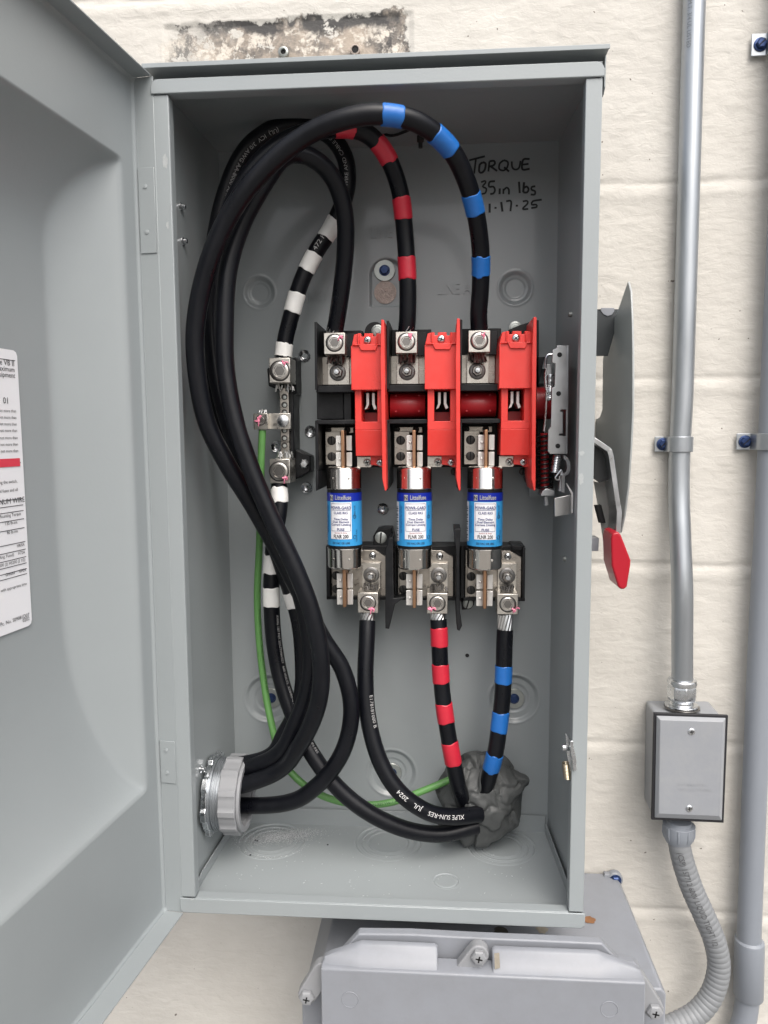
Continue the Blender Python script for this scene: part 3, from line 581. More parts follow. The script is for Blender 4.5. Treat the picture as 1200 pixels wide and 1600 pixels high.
for k in (-1, 0, 1):
    # black moulded base, line side
    def f(mb):
        mb.pbox(612, 515, 664+10, 607, .125, DB-.001)
        mb.pbox(605, 601, 668, 612, .088, DB-.001)
        mb.pbox(606, 655, 668, 662, .082, DB-.001)
        mb.pbox(606, 662, 720, 730, .128, DB-.001)
        mb.pbox(606, 612, 720, 655, .135, DB-.001)
        mb.pbox(604, 656, 609, 735, .082, DB-.001)
        mb.prism([at(604,735,.082), at(608,735,.082), at(608,760,.082), at(604,768,.082)], (0,.07,0))
        mb.pbox(650, 519, 666, 556, .108, .13)
    part("line_base", f, BPL, k, bevel=.0006)
    def f(mb): mb.prism([at(604,501,.084), at(608,501,.084), at(608,608,.084), at(604,608,.084)], (0,.07,0))
    part("barrier", f, BPL, k, bevel=.0004)
    # line terminal plate, lug, foot and stud
    def f(mb): mb.pbox(611, 556, 664, 600, .118, .122)
    tp = part("terminal_plate", f, TIN, k, bevel=.0003)
    def f(mb): mb.pbox(620, 556, 654, 600, .1135, .1178)
    part("lug_foot", f, LUGM, k, bevel=.0003, parent=tp)
    nutstack("nut", at(636, 581, .1134), .0083, k, tp)
    def f(mb): mb.pbox(618, 518, 652, 552, .088, .113); 
    lg = part("lug", f, LUGM, k, bevel=.0006)
    setscrew("set_screw", at(635, 534, .088), .0088, k, lg); pink(at(643, 526, .0875), k, lg, 3+k, 4, .003)
    def f(mb): strands(mb, at(635, 560, .100), .016, .010, 22, .010, seed=5+k)
    part("strand_ends", f, DSTEEL, k, parent=lg)
    # red shield with its window and tall fin
    def f(mb):
        mb.pprism([(668,521),(676,519),(679,519),(679,524),(684,524),(684,519),(698,519),(698,524),(703,524),(703,519),(712,519),(716,539),(664,539)], .076, .125)
        mb.pbox(663.5, 538.5, 717, 608, .0715, .125)
        mb.pprism([(675,536),(707,536),(703,546),(680,546)], .0695, .072)
        mb.pbox(668, 607.5, 678.5, 660, .0775, .125); mb.pbox(703.5, 607.5, 717, 660, .0775, .125)
        for q in ((674,519,676.5,536),(703.5,519,706,536)): mb.pbox(*q, .0735, .077)
        mb.pbox(666, 535.8, 679, 537.6, .0690, .0725); mb.pbox(702, 535.8, 715, 537.6, .0690, .0725)
        mb.pbox(668, 658, 717, 671, .0775, .125)
        p = [at(668,671,.0775), at(717,671,.0775), at(717,712,.0815), at(668,712,.0815)]; mb.prism(p, (0,.04,0))
        mb.pprism([(690,711),(717,711),(717,730),(707,730),(701,727),(690,726)], .090, .125)
    sh = part("red_shield", f, RED, k, bevel=.0005)
    def f(mb): mb.pprism([(714,497),(718.5,498),(719,560),(719,700),(719.5,748),(719.5,766),(717,767),(713,748),(713,700),(712,560),(713,520)], .060, .115)
    part("shield_fin", f, RED, k, bevel=.0004, parent=sh)
    def f(mb):
        mb.pbox(677, 607, 706, 660, .115, .119, 0); mb.box(*([at(677,633,.110).x, at(706,633,.110).x, .108, .113, at(690,658,.11).z, at(690,644,.11).z]), 1)
        for x0 in (684.5, 693.5):
            s = 1 if x0 == 693.5 else -1
            mb.pprism([(x0,613),(x0+4,613),(x0+4,630),(x0+4+s*3,637),(x0+s*3,639),(x0,631)], .090, .112, 2)
    part("contact_blades", f, [HOLE, DRED, CLIP], k, parent=sh)
    phil("shield_screw", at(689.5, 530, .0755), .0036, k, sh); phil("shield_screw", at(705, 722, .0895), .0034, k, sh)
    def f(mb): mb.pprism([(668,713),(691,713),(692,727),(689,730),(668,730)], .094, .098)
    ct = part("contact_plate", f, LUGM, k, bevel=.0004); phil("plate_screw", at(684, 722, .0938), .0038, k, ct, WASH)
    slotscrew("base_screw", at(710, 737, .128), .0040, k, swt)
    # line side fuse clip
    def f(mb): mb.pbox(616, 674, 640, 726, .108, .128); mb.pbox(616, 667, 660, 676, .114, .128)
    cb = part("clip_block", f, TIN, k, bevel=.0004); 
    for yy in (688, 713): slotscrew("clip_screw", at(626, yy, .108), .0046, k, cb, rot=.8)
    for xx in (620, 650): phil("clip_screw", at(xx, 671, .114), .0034, k, cb, BSCR)
    def clips(y1, y2, ym, xa, xb):
        def g_(mb):
            for (p, q) in ((y1, ym-1.5), (ym+1.5, y2)):
                mb.prism([at(xa-11,p,.0905), at(xa,p,.0915), at(xa,q,.0915), at(xa-11,q,.0905)], (0,.002,0)); mb.pbox(xa-2, p, xa, q, .0935, .125)
                mb.prism([at(xb,p,.0915), at(xb+9,p,.0905), at(xb+9,q,.0905), at(xb,q,.0915)], (0,.002,0)); mb.pbox(xb, p, xb+2, q, .0935, .125); mb.lathe(at(xa-5,(p+q)/2,.0908), (0,-1,0), [(.0016,0),(.0012,.0008),(.0001,.0010)], 10, cap=False)
        return g_
    part("fuse_clip", clips(680, 728, 705, 646, 651.5), CLIP, k, bevel=.0004)
    part("fuse_clip", clips(897, 946, 921, 645.5, 651), CLIP, k, bevel=.0004)
    # black moulded base, load side
    def f(mb):
        mb.pbox(614, 853, 714, 938, .127, DB-.001); mb.pbox(614, 933, 714, 938, .119, .13); mb.pbox(614, 853, 620, 938, .119, .13)
    part("load_base", f, BPL, k, bevel=.0006)
    def f(mb): mb.pprism([(622,860),(690,860),(708,870),(708,932),(622,932)], .122, .1268)
    lp = part("load_plate", f, TIN, k, bevel=.0003)
    def f(mb): mb.pbox(624, 886, 645, 930, .116, .122)
    part("clip_block", f, TIN, k, bevel=.0003, parent=lp)
    for yy in (900, 921): slotscrew("clip_screw", at(630, yy, .116), .0046, k, lp, rot=.9)
    phil("plate_screw", at(687, 869, .1215), .0036, k, lp)
    def f(mb): mb.pbox(671, 880, 700, 927, .117, .1218)
    ft = part("lug_foot", f, LUGM, k, bevel=.0003); nutstack("nut", at(685.5, 899, .117), .0083, k, ft)
    def f(mb): mb.pbox(667, 927, 699.5, 959, .092, .118)
    lg = part("lug", f, LUGM, k, bevel=.0006); setscrew("set_screw", at(683.5, 943, .092), .0084, k, lg)
    pink(at(683.5+(6,-8,11)[k+1], 950, .0912), k, lg, 11+k, 5, .007 if k < 0 else .004)
    def f(mb): strands(mb, at(685, 920, .104), .015, .008, 22, .010, seed=15+k)
    part("strand_ends", f, DSTEEL, k, parent=lg)
    # rotor section between the poles
    if k < 1:
        def f(mb):
            c = at(719, 632, .112); mb.lathe(c, (1,0,0), [(.0120,0),(.0126,.0008),(.0126,.0345),(.0120,.035)], 40)
            for dx in (.006, .029):
                for dz in (.0085, -.0065): mb.lathe(c+Vector((dx, -math.sqrt(.0126**2-dz**2)+.0002, dz)), (0,-1,0), [(.0012,0),(.0012,.0004),(.0008,.0005)], 10)
        part("rotor_section", f, DRED, k, ang=60)
# black block where the first pole's rotor is hidden, and the end pieces
m = MB(); m.pbox(495, 612, 537, 655, .105, DB-.002); m.pbox(537, 612, 549, 658, .098, .13); m.build("rotor_cover", BPL, swt, bevel=.0006)
m = MB(); m.pbox(829, 560, 838, 735, .098, DB-.002); m.pprism([(838,500),(842,500),(842,560),(800,525),(795,515),(812,508)], .12, DB-.002); m.pprism([(822,735),(842,735),(842,765),(828,758)], .11, DB-.002); m.build("end_plate", BPL, swt, bevel=.0005)
m = MB(); m.lathe(at(842, 630, .112), (1,0,0), [(.016,-.004),(.016,.011),(.014,.012)], 36); m.build("rotor_end", DRED, swt)
# ears with slotted screws, barrier fins of the load side
m = MB(); m.pprism([(584,860),(583,838),(588,829),(597,826),(612,826),(615,840),(615,870),(605,864)], .130, DB-.002)
m.pprism([(602,860),(608,840),(614,840),(615,935),(634,933),(617,944),(608,983),(602,982)], .096, .135); m.build("load_barrier", BPL, swt, bevel=.0006)
slotscrew("ear_screw", at(595, 840, .130), .0062, 0, swt, WASH, .7)
m = MB(); m.pprism([(709,826),(720,826),(718,870),(719,960),(722,978),(718,986),(714,984),(712,940),(713,870)], .096, .135); m.pprism([(722,936),(742,936),(741,945),(735,952),(722,953)], .128, DB-.002); m.build("load_barrier", BPL, swt, bevel=.0006)
slotscrew("ear_screw", at(731, 943, .128), .0055, 0, swt, WASH, .5)
m = MB(); m.pbox(816.5, 856, 820.5, 938, .115, DB-.002); m.pbox(800, 853, 820, 860, .122, DB-.002); m.build("load_end_plate", BPL, swt, bevel=.0005)
m = MB(); m.lathe(at(586, 520, .14), (0,-1,0), [(.0105,-.01),(.0105,.004)], 24, 0); m.build("mounting_ear", BPL, swt)
for x_, y_ in ((590,517),(805,512)): m = MB(); m.lathe(at(x_, y_, .1355), (0,-1,0), [(.0064,0),(.0062,.001),(.0046,.0014),(.0044,.0008),(.0026,.0010),(.0024,.0022)], 20); m.build("ear_washer", WASH, swt)

# ---- operating mechanism
def mp(x, y): return (820+x/5.333, 520+y/5.333)
mech = thing("switch_mechanism", "spring loaded steel mechanism between the red shields and the cabinet side", "switch mechanism", at(860, 800, .12))
m = MB(); m.pprism([mp(*p) for p in [(268,105),(352,105),(352,640),(300,640),(296,655),(318,660),(318,840),(290,842),(285,855),(345,860),(340,1010),(210,1010),(192,985),(195,810),(218,780),(225,460),(250,450),(255,255),(228,250),(232,140),(265,130)]], .052, .0535)
m.prism([at(*mp(352,105),.052), at(*mp(340,1010),.052), at(*mp(340,1010),.052)+Vector((.0018,0,0)), at(*mp(352,105),.052)+Vector((.0018,0,0))], (0,.030,0))
mpl = m.build("mechanism_plate", STEEL, mech, bevel=.0004)
for x, y in ((290,183),(282,507),(275,943)):
    m = MB(); m.lathe(at(*mp(x,y),.0519), (0,-1,0), [(.0022,-.0004),(.0022,.0002),(.0018,.0003)], 20, 0); m.build("plate_hole", HOLE, mpl)
m = MB(); m.pprism([mp(298,652),(mp(322,652)),mp(322,845),mp(298,845)], .0545, .056); m.build("plate_slot", HOLE, mpl)
def spring(a_, b_, y, R, wr, turns, name, mt, n=24):
    p, q = at(*a_, y), at(*b_, y); ax = (q-p).normalized(); u = Vector((0,1,0)); v = ax.cross(u); P = []
    for i in range(int(turns*n)+1): t = i/(turns*n); ang = 2*PI*turns*t; P.append(p.lerp(q, t)+(u*math.cos(ang)+v*math.sin(ang))*R)
    mm = MB(); mm.tube(P, wr, 6); return mm.build(name, mt, mech)
spring(mp(215,345), mp(208,565), .068, .0030, .00055, 15, "tension_spring", ZINC)
spring(mp(272,1020), mp(250,1165), .060, .0036, .00065, 11, "tension_spring", ZINC)
spring(mp(165,842), mp(168,1300), .080, .0058, .0011, 12, "compression_spring", mat("black_spring", (0.015,0.015,0.016), .35, .5))
m = MB(); m.tube([at(*mp(165,835),.080), at(*mp(168,1305),.080)], .0040, 14); m.build("spring_rod", DRED, mech)
m = MB(); m.tube(catmull([at(*mp(*p), .066) for p in [(228,180),(200,183),(180,205),(172,290),(180,300),(170,370),(180,520),(172,700),(160,822)]], .002), .0011, 8); m.build("pull_wire", ZINC, mech)
m = MB(); m.pprism([mp(*p) for p in [(180,262),(222,262),(225,330),(200,560),(190,560),(178,520),(170,370)]], .070, .072); m.build("pull_link", STEEL, mech, bevel=.0003)
m = MB(); m.pprism([mp(*p) for p in [(130,1360),(145,1320),(175,1298),(200,1298),(250,1312),(245,1362)]], .070, .092); m.pprism([mp(*p) for p in [(165,1362),(195,1362),(200,1440),(165,1445)]], .078, .084); m.build("spring_seat", STEEL, mech, bevel=.0006)
m = MB(); m.pprism([mp(*p) for p in [(325,1020),(358,1040),(378,1080),(380,1140),(365,1175),(335,1195),(330,1330),(310,1330),(308,1190),(345,1160),(355,1120),(345,1070),(325,1050)]], .050, .062)
m.pprism([mp(*p) for p in [(300,1140),(316,1150),(300,1320),(285,1320)]], .056, .066); m.tube(catmull([at(*mp(*p),.055) for p in [(305,1140),(262,1195),(255,1215),(285,1225),(290,1195)]], .001), .0009, 6)
m.build("trip_lever", STEEL, mech, bevel=.0003)
m = MB(); m.pprism([mp(*p) for p in [(248,1378),(345,1358),(388,1348),(385,1510),(250,1532)]], .048, .050); m.prism([at(*mp(388,1348),.048), at(*mp(340,1255),.062), at(*mp(350,1250),.062), at(*mp(405,1335),.048), at(*mp(402,1500),.048), at(*mp(385,1510),.048)], (0,.0012,0)); m.build("bent_tab", ALU, mech, bevel=.0004)
m = MB(); m.pprism([mp(*p) for p in [(110,200),(170,200),(150,270),(120,420),(112,420)]], .100, .14); m.pprism([mp(*p) for p in [(110,420),(160,420),(160,840),(100,860)]], .115, .14); m.pprism([mp(*p) for p in [(95,860),(240,860),(240,1300),(95,1290)]], .105, .14); m.build("mechanism_frame", BPL, mech, bevel=.0006)
m = MB(); m.pprism([mp(*p) for p in [(115,160),(232,170),(232,300),(115,300)]], .145, .148); m.pprism([mp(*p) for p in [(38,1290),(250,1290),(250,1365),(38,1365)]], .135, .14); m.build("mounting_plate", GREYI, mech)

# ================================================================ fuses
def make_fuse(k, cx_px, tilt, label, rotlab):
    c = at(648, 812, .0945); c = c+Vector(((at(cx_px,812,.0945).x-c.x) if cx_px else 0, 0, 0)); R = .0172
    zt = at(648, 730, .0775).z; zb = at(648, 892, .0775).z; z1 = at(648, 765, .0775).z; z0 = at(648, 859, .0775).z
    t = thing("cartridge_fuse", label, "fuse", (c.x, c.y, zb), "blue labelled cartridge fuses")
    m = MB(); m.lathe((c.x,c.y,z0-.002), (0,0,1), [(R-.0003,0),(R-.0003,z1-z0+.004)], 64); m.build("barrel", BPL, t)
    for (za, zbb, s) in ((z1, zt, 1), (z0, zb, -1)):
        m = MB(); L = abs(zbb-za); m.lathe((c.x,c.y,za), (0,0,s), [(R+.0002,0),(R+.0004,.0008),(R+.0001,.0014),(R+.0001,L-.0025),(R-.0006,L-.0010),(R-.0022,L),(.002,L+.0002)], 64, 0)
        for a_ in (-.62, .35): m.lathe(Vector((c.x+math.sin(a_)*(R-.0004), c.y-math.cos(a_)*(R-.0004), (za+zbb)/2)), (math.sin(a_), -math.cos(a_), 0), [(.0016,0),(.0014,.0007),(.0001,.0009)], 10, 0, cap=False)
        m.build("end_cap", CHROME, t, ang=50)
    for (za, zbb) in ((zt, at(648,672,.09).z), (at(648,948,.09).z, zb)):
        m = MB(); m.box(c.x-.0016, c.x+.0016, .084, .106, min(za,zbb)-.0, max(za,zbb)); m.build("blade", COPPER, t, bevel=.0005)
    # printed wrap
    zl1 = at(648, 770.5, .0775).z; zl0 = at(648, 854, .0775).z; H = zl1-zl0; zd = at(648, 784, .0775).z
    def patch(a0, a1, p, q, off, mi, mb, n=24):
        vs = []; fs = []
        for i in range(n+1):
            a_ = a0+(a1-a0)*i/n; rr = R+off
            for z in (p, q): vs.append((c.x+math.sin(a_)*rr, c.y-math.cos(a_)*rr, z))
        mb.add(vs, [(2*i, 2*i+2, 2*i+3, 2*i+1) for i in range(n)], mi)
    m = MB(); patch(-PI, PI, zl0, zd, .0002, 0, m, 72); patch(-PI, PI, zd, zl1, .0002, 1, m, 72)
    A0 = rotlab; P = lambda py: at(648, py, .0775).z
    patch(A0-.64, A0+.62, P(843), P(785), .0005, 2, m); patch(A0-1.45, A0-1.10, P(847), P(785), .0005, 2, m)
    wr = m.build("printed_wrap", [LBLU, DBLU, LWHT], t)
    m = MB()
    def ct(s, a_, py, size, mi=0, bold=0, align='CENTER', cond=1.0, vert=False):
        vs, fs = text_geo(s, size, align, bold, cond); rr = R+.0008; z = P(py); out = []
        for x, y in vs:
            if vert: x, y = -y, x
            an = a_+x/R; out.append((c.x+math.sin(an)*rr, c.y-math.cos(an)*rr, z+y))
        m.add(out, fs, mi)
    def frame(a0, a1, p, q, w_, mi):
        for (x0, x1, y0, y1) in ((a0,a1,p,p+w_),(a0,a1,q-w_,q),(a0,a0+w_/R,p,q),(a1-w_/R,a1,p,q)): patch(x0, x1, y0, y1, .0007, mi, m, 12)
    ct("Littelfuse", A0+.14, 780.8, .0062, 1, .00010, cond=.70)
    patch(A0-.68, A0-.44, P(782.5), P(773.5), .0006, 1, m); ct("N", A0-.56, 781, .0050, 2, .0001)
    frame(A0-.58, A0+.56, P(830.5), P(787), .0003, 0)
    ct("POWR-GARD", A0, 796, .0042, 0, .00008, cond=.80); patch(A0-.54, A0+.52, P(797.6), P(797), .0007, 0, m)
    ct("CLASS RK5", A0, 803.5, .0034, 0, .00006, cond=.85); ct("Time Delay", A0, 813, .0030, 0, .00005); ct("Dual Element", A0, 817.3, .0030, 0, .00005); ct("Current Limiting", A0, 821.6, .0030, 0, .00005, cond=.95)
    ct("FUSE", A0, 829.5, .0034, 0, .00006); ct("Symbol & Amp", A0, 834, .0020, 3); ct("FLNR 200", A0, 841.5, .0050, 2, .00010, cond=.72); ct("250 VAC OR LESS", A0, 850.5, .0027, 2, .00003, cond=.85)
    for i, s in enumerate(("600A INTERRUPTING RATING", "CURRENT LIMITING CLASS RK5")): ct(s, A0-.82-.12*i, 812, .0020, 0, vert=True)
    for i, s in enumerate(("LISTED FUSE", "LF-LOGO")): ct("DELAY FUSE" if i else s, A0+.86+.12*i, 838 if i else 800, .0022, 2, vert=True)
    for py in (840, 808):
        q = [Vector((c.x+math.sin(A0+.80+math.cos(w_)*.09)*(R+.0008), c.y-math.cos(A0+.80+math.cos(w_)*.09)*(R+.0008), P(py)+math.sin(w_)*.0017)) for w_ in [2*PI*i/20 for i in range(21)]]; m.tube(q, .00018, 5, 2, cap=False)
    for i in range(16): patch(A0-1.40, A0-1.16, P(846-i*3.5), P(846-i*3.5)+.0009*(1+(i*7)%3)/2, .0007, 2, m, 4)
    m.build("wrap_printing", [NPR, WPR, KPR, DRED], wr, smooth=False)
make_fuse(-1, 538.5, 0, "blue labelled cartridge fuse of the left pole, nearest the neutral bar", -0.10)
make_fuse(0, 647.5, 0, "blue labelled cartridge fuse of the middle pole, between the other two", 0.11)
make_fuse(1, 757.5, 0, "blue labelled cartridge fuse of the right pole, nearest the spring mechanism", -0.03)

# ================================================================ neutral bar
def npx(x, y): return (380+x/5.715, 520+y/5.715)
nb = thing("neutral_bar", "slim drilled metal neutral bar with two square lugs left of the switch", "neutral bar", at(445, 760, DB))
m = MB(); m.pbox(438, 606, 451.5, 718, .118, .128)
bar = m.build("bar", TIN, nb, bevel=.0004)
m = MB()
for i, yy in enumerate((572,643,710,870,940,1005)): m.lathe(at(*npx(368,yy),.1179), (0,-1,0), [(.0032,0),(.0032,.0002),(.0024,.0003)], 20, 0, cap=True); m.lathe(at(*npx(370,yy+4),.1176), (0,-1,0), [(.0018,0),(.0001,.0001)], 12, 1, cap=False)
m.build("bar_holes", [BSCR, WASH], bar)
m = MB(); m.pprism([npx(212,318),npx(470,215),npx(475,540),npx(430,565),npx(335,520),npx(225,475)], .128, DB-.001); m.pprism([npx(*p) for p in [(415,1050),(450,1030),(600,1100),(600,1235),(470,1310),(415,1250)]], .135, DB-.001); m.pbox(452, 596, 459, 720, .125, DB-.001)
ins = m.build("insulator", BPL, nb, bevel=.0012); mm = MB(); mm.lathe(at(*npx(547,1170),.1349), (0,-1,0), [(.0052,0),(.005,.002),(.0035,.003)], 6, 0); mm.lathe(at(*npx(547,1170),.1349), (0,-1,0), [(.0026,.003),(.0001,.0031)], 8, 0, cap=False); mm.build("screw", ZINC, ins)
for (r_, c_s, R, sd) in (((420.6,559,453.5,598), (437,579.5), .0104, 31), ((421.5,717,453,755), (436,736.5), .0104, 33)):
    m = MB(); m.pbox(*r_, .098, .128); lg = m.build("lug", LUGM, nb, bevel=.0006); setscrew("set_screw", at(*c_s, .098), R, 0, lg, ZINC)
    pink(at(c_s[0]+(9 if sd == 31 else 10), c_s[1]-12 if sd == 31 else c_s[1]+8, .0972), 0, lg, sd, 4, .003 if sd == 31 else .007)
    s = MB(); strands(s, at(444, 606 if sd == 31 else 711, .112), .016, .009, 16, .010, seed=sd); s.build("strand_ends", ALU, lg)
m = MB(); m.pbox(396, 646, 454, 670.5, .113, .1178); m.pbox(397, 646, 418, 671, .103, .118); sp_ = m.build("bonding_strap", LUGM, nb, bevel=.0004)
m = MB(); m.lathe(at(442.5,658,.1130), (0,-1,0), [(.0062,0),(.0062,.001),(.0058,.0032),(.0050,.0036),(.0001,.0038)], 28, cap=False); m.build("bolt", ZINC, sp_); setscrew("set_screw", at(407,657,.103), .0052, 0, sp_, ZINC)
pink(at(406,655,.1022), 0, sp_, 41, 6, .007)
s = MB(); strands(s, at(410, 643, .112), .008, .007, 7, .004, seed=9); s.build("strand_ends", ALU, sp_)

# ================================================================ cables
def cable(name, label, pts, R, m, group=None, end=None):
    """pts: (px, py, depth)"""
    P = catmull([at(*p) if len(p) == 3 else Vector(p[1]) for p in pts], .0035)
    mb = MB(); mb.tube(P, R, 28); o = mb.build(name, m, ang=60); setprops(o, label, "cable", group); o['_p'] = 1
    del o['_p']; return o, P
def near(P, px, py):
    best = min(range(len(P)), key=lambda i: (pr(P[i])[0]-px)**2+(pr(P[i])[1]-py)**2); return best
def fr(P, i):
    t = (P[min(i+1,len(P)-1)]-P[max(i-1,0)]).normalized(); v = (CAM-P[i]); v = (v-t*v.dot(t)).normalized(); return t, v, t.cross(v)
def dense(P, i0, i1, step=.0008):
    i0, i1 = min(i0,i1), max(i0,i1); seg = [P[j] for j in range(i0, i1+1)]; out = []
    for a_, b_ in zip(seg[:-1], seg[1:]):
        n = max(1, int((b_-a_).length/step)); out += [a_.lerp(b_, q/n) for q in range(n)]
    return out+[seg[-1]]
def arclen(P):
    s = [0.0]
    for a_, b_ in zip(P[:-1], P[1:]): s.append(s[-1]+(b_-a_).length)
    return s
def point_at(P, S, s):
    s = min(max(s, 0), S[-1]-1e-6); i = int(np.searchsorted(S, s))-1; i = max(0, min(i, len(P)-2)); t = (s-S[i])/(S[i+1]-S[i])
    p = P[i].lerp(P[i+1], t); t0 = (P[min(i+1,len(P)-1)]-P[max(i-1,0)]).normalized(); t1 = (P[min(i+2,len(P)-1)]-P[i]).normalized(); return p, t0.lerp(t1, t).normalized()
def s_of(P, S, px, py):
    n = 400; best = None
    for k in range(int(S[-1]/.001)):
        p, _ = point_at(P, S, k*.001); q = pr(p); d = (q[0]-px)**2+(q[1]-py)**2
        if best is None or d < best[0]: best = (d, k*.001)
    return best[1]
def tape(cab_o, P, R, spans, m, seed=1):
    """each span: two pixel points on the cable's centre line"""
    S = arclen(P)
    for j, ((a0, b0), (a1, b1)) in enumerate(spans):
        s0, s1 = sorted((s_of(P, S, a0, b0), s_of(P, S, a1, b1))); r = random.Random(seed*10+j); N = 26; K = 40
        vs = []; fs = []; u = None; ph = r.random()*6; ph2 = r.random()*6; ov = r.random()*2*PI
        for i in range(N+1):
            s = s0+(s1-s0)*i/N; p, t = point_at(P, S, s)
            v = Vector((0,-1,0)); v = (v-t*v.dot(t)).normalized(); w_ = t.cross(v)
            for k in range(K):
                a_ = 2*PI*k/K; e = .0004*math.sin(2*a_+ph)+.0003*math.sin(5*a_+ph2)+(.0011 if (a_-ov) % (2*PI) < .5 else 0)
                ds = e*(1 if i > N/2 else -1)*abs(i/N-.5)*2
                lay = .00042+(.00018 if (a_-ov) % (2*PI) < 2.6 else 0)+.00003*math.sin(i*.7+k*.4)
                if i in (0, N): lay = -.0002
                vs.append(p+t*ds+(v*math.cos(a_)+w_*math.sin(a_))*(R+lay))
        for i in range(N):
            for k in range(K): fs.append((i*K+k, i*K+(k+1)%K, (i+1)*K+(k+1)%K, (i+1)*K+k))
        mb = MB(); mb.add(vs, fs); mb.build("tape_band", m, cab_o, ang=50)
def cprint(cab_o, P, R, text, start, size, ang=0.0, rev=False, m=WPR, cond=1.0, bold=0.0, name="cable_printing"):
    S = arclen(P); s = s_of(P, S, *start); vs, fs = text_geo(text, size, 'LEFT', bold, cond); out = []
    for x, y in vs:
        sx = s-x if rev else s+x; p, t = point_at(P, S, sx); v = CAM-p; v = (v-t*v.dot(t)).normalized(); w_ = v.cross(t)
        if rev: w_ = -w_
        a_ = ang+(y-size*.35)/R; out.append(p+(v*math.cos(a_)+w_*math.sin(a_))*(R+.0003))
    mb = MB(); mb.add(out, fs); return mb.build(name, m, cab_o, smooth=False)
def bare(cab_o, p0, p1, R, n=11, m=ALU):
    mb = MB(); p0, p1 = Vector(p0), Vector(p1); t = (p1-p0).normalized(); u = t.orthogonal().normalized(); v = t.cross(u)
    for k in range(n):
        a_ = 2*PI*k/n; P = [p0.lerp(p1, q/5)+(u*math.cos(a_+q*.16)+v*math.sin(a_+q*.16))*R for q in range(6)]; mb.tube(P, R*.30, 6)
    mb.lathe(p0, t, [(R*.85,0),(R*.85,(p1-p0).length)], 16); return mb.build("bare_strands", m, cab_o)
RC_ = .0083
def lugpt(px, py, y): return (px, py, y)
bc = Vector(at(362, 1240, .078)); bc.x = -XB+.0
def bus(dy, dz, x): return ('w', (x, bc.y+dy, bc.z+dz))
RB = []
# bushing centre used by all four long cables; each enters at its own place inside the ring
ent = {'blue': (.010,-.019), 'red': (.018,.004), 'A': (-.014,.0), 'neu': (.008,.020)}
def entry(k): dy, dz = ent[k]; return [bus(dy, dz, -XB-.012), bus(dy, dz, -XB+.022)]
cab_blue, P = cable("phase_cable", "long black cable with blue tape bands looping over the top to the right lug",
  [(749,519,.100),(748,490,.095),(751,440,.085),(750,380,.070),(739,315,.050),(717,255,.030),(690,218,.015),(650,190,.0),(600,179,-.008),(550,183,-.010),(490,205,-.006),(430,248,.0),(375,310,.004),(335,385,.008),(311,470,.012),(305,550,.016),(320,650,.022),(352,720,.030),(395,790,.042),(437,865,.056),(475,940,.064),(505,998,.066),(536,1048,.068),(549,1110,.066),(535,1175,.064),(495,1228,.066),(440,1256,.074)]+entry('blue'), RC_, BLK, "black phase cables looped round the left side")
tape(cab_blue, P, RC_, [((738,300),(744,334)),((751,400),(751,431)),((675,209),(704,237)),((596,179),(628,182))], TBLU, 1)
cab_red, P2 = cable("phase_cable", "long black cable with red tape bands curving to the middle lug",
  [(635,519,.100),(637,490,.098),(637,440,.095),(633,370,.092),(625,300,.085),(605,245,.075),(575,210,.065),(535,200,.055),(480,207,.052),(425,235,.052),(375,295,.055),(343,380,.058),(330,480,.060),(338,580,.060),(360,670,.058),(395,755,.058),(432,830,.060),(462,905,.062),(482,985,.060),(484,1060,.058),(462,1130,.058),(425,1185,.066)]+entry('red'), RC_, BLK, "black phase cables looped round the left side")
tape(cab_red, P2, RC_, [((634,402),(636,437)),((629,308),(632,343)),((588,222),(612,252)),((552,204),(524,201))], TRED, 2)
cab_A, P3 = cable("phase_cable", "long plain black cable without tape arching down to the left lug",
  [(523,519,.100),(528,490,.096),(535,440,.090),(540,380,.082),(538,330,.074),(524,285,.064),(500,255,.054),(468,240,.044),(440,248,.036),(410,290,.032),(378,350,.030),(357,420,.028),(351,500,.026),(353,580,.024),(368,660,.022),(395,740,.022),(427,815,.022),(462,890,.022),(488,960,.022),(501,1030,.024),(497,1100,.030),(468,1165,.044),(425,1210,.060)]+entry('A'), RC_, BLK, "black phase cables looped round the left side")
cab_N, P4 = cable("neutral_cable", "black cable with white tape bands, outermost arc behind, ending at the upper neutral lug",
  [(442,560,.112),(446,530,.112),(456,490,.112),(471,440,.112),(493,395,.112),(520,352,.112),(541,300,.110),(540,250,.104),(515,212,.098),(475,196,.092),(425,203,.090),(380,240,.090),(350,310,.092),(332,400,.094),(326,490,.095),(332,580,.095),(350,660,.095),(382,750,.094),(420,830,.094),(446,900,.092),(466,965,.092),(473,1030,.090),(470,1090,.088),(445,1145,.084),(415,1185,.080)]+entry('neu'), RC_, BLK)
tape(cab_N, P4, RC_, [((440,556),(446,536)),((456,488),(463,458)),((480,425),(491,396)),((509,372),(524,343)),((450,925),(458,950))], TWHT, 3)
cprint(cab_N, P4, RC_, "472 FT", (490,392), .0062, 0.35, False, cond=1.2)
cprint(cab_N, P4, RC_, "WIRE AND CABLE QI", (537,292), .0048, .15, False, cond=1.15)
cprint(cab_N, P4, RC_, "(UL)  ICV  3/0 AWG AA-8000 XHHW-2", (436,199), .0052, .25, False, cond=1.15)
cprint(cab_N, P4, RC_, "CABLE DLX  600V SUN-RES  E12343", (462,960), .0040, .55, False, cond=1.1)
cprint(cab_red, P2, RC_, "600V SOUTHWIRE TYPE", (337,545), .0040, .6, False, cond=1.0) if False else None
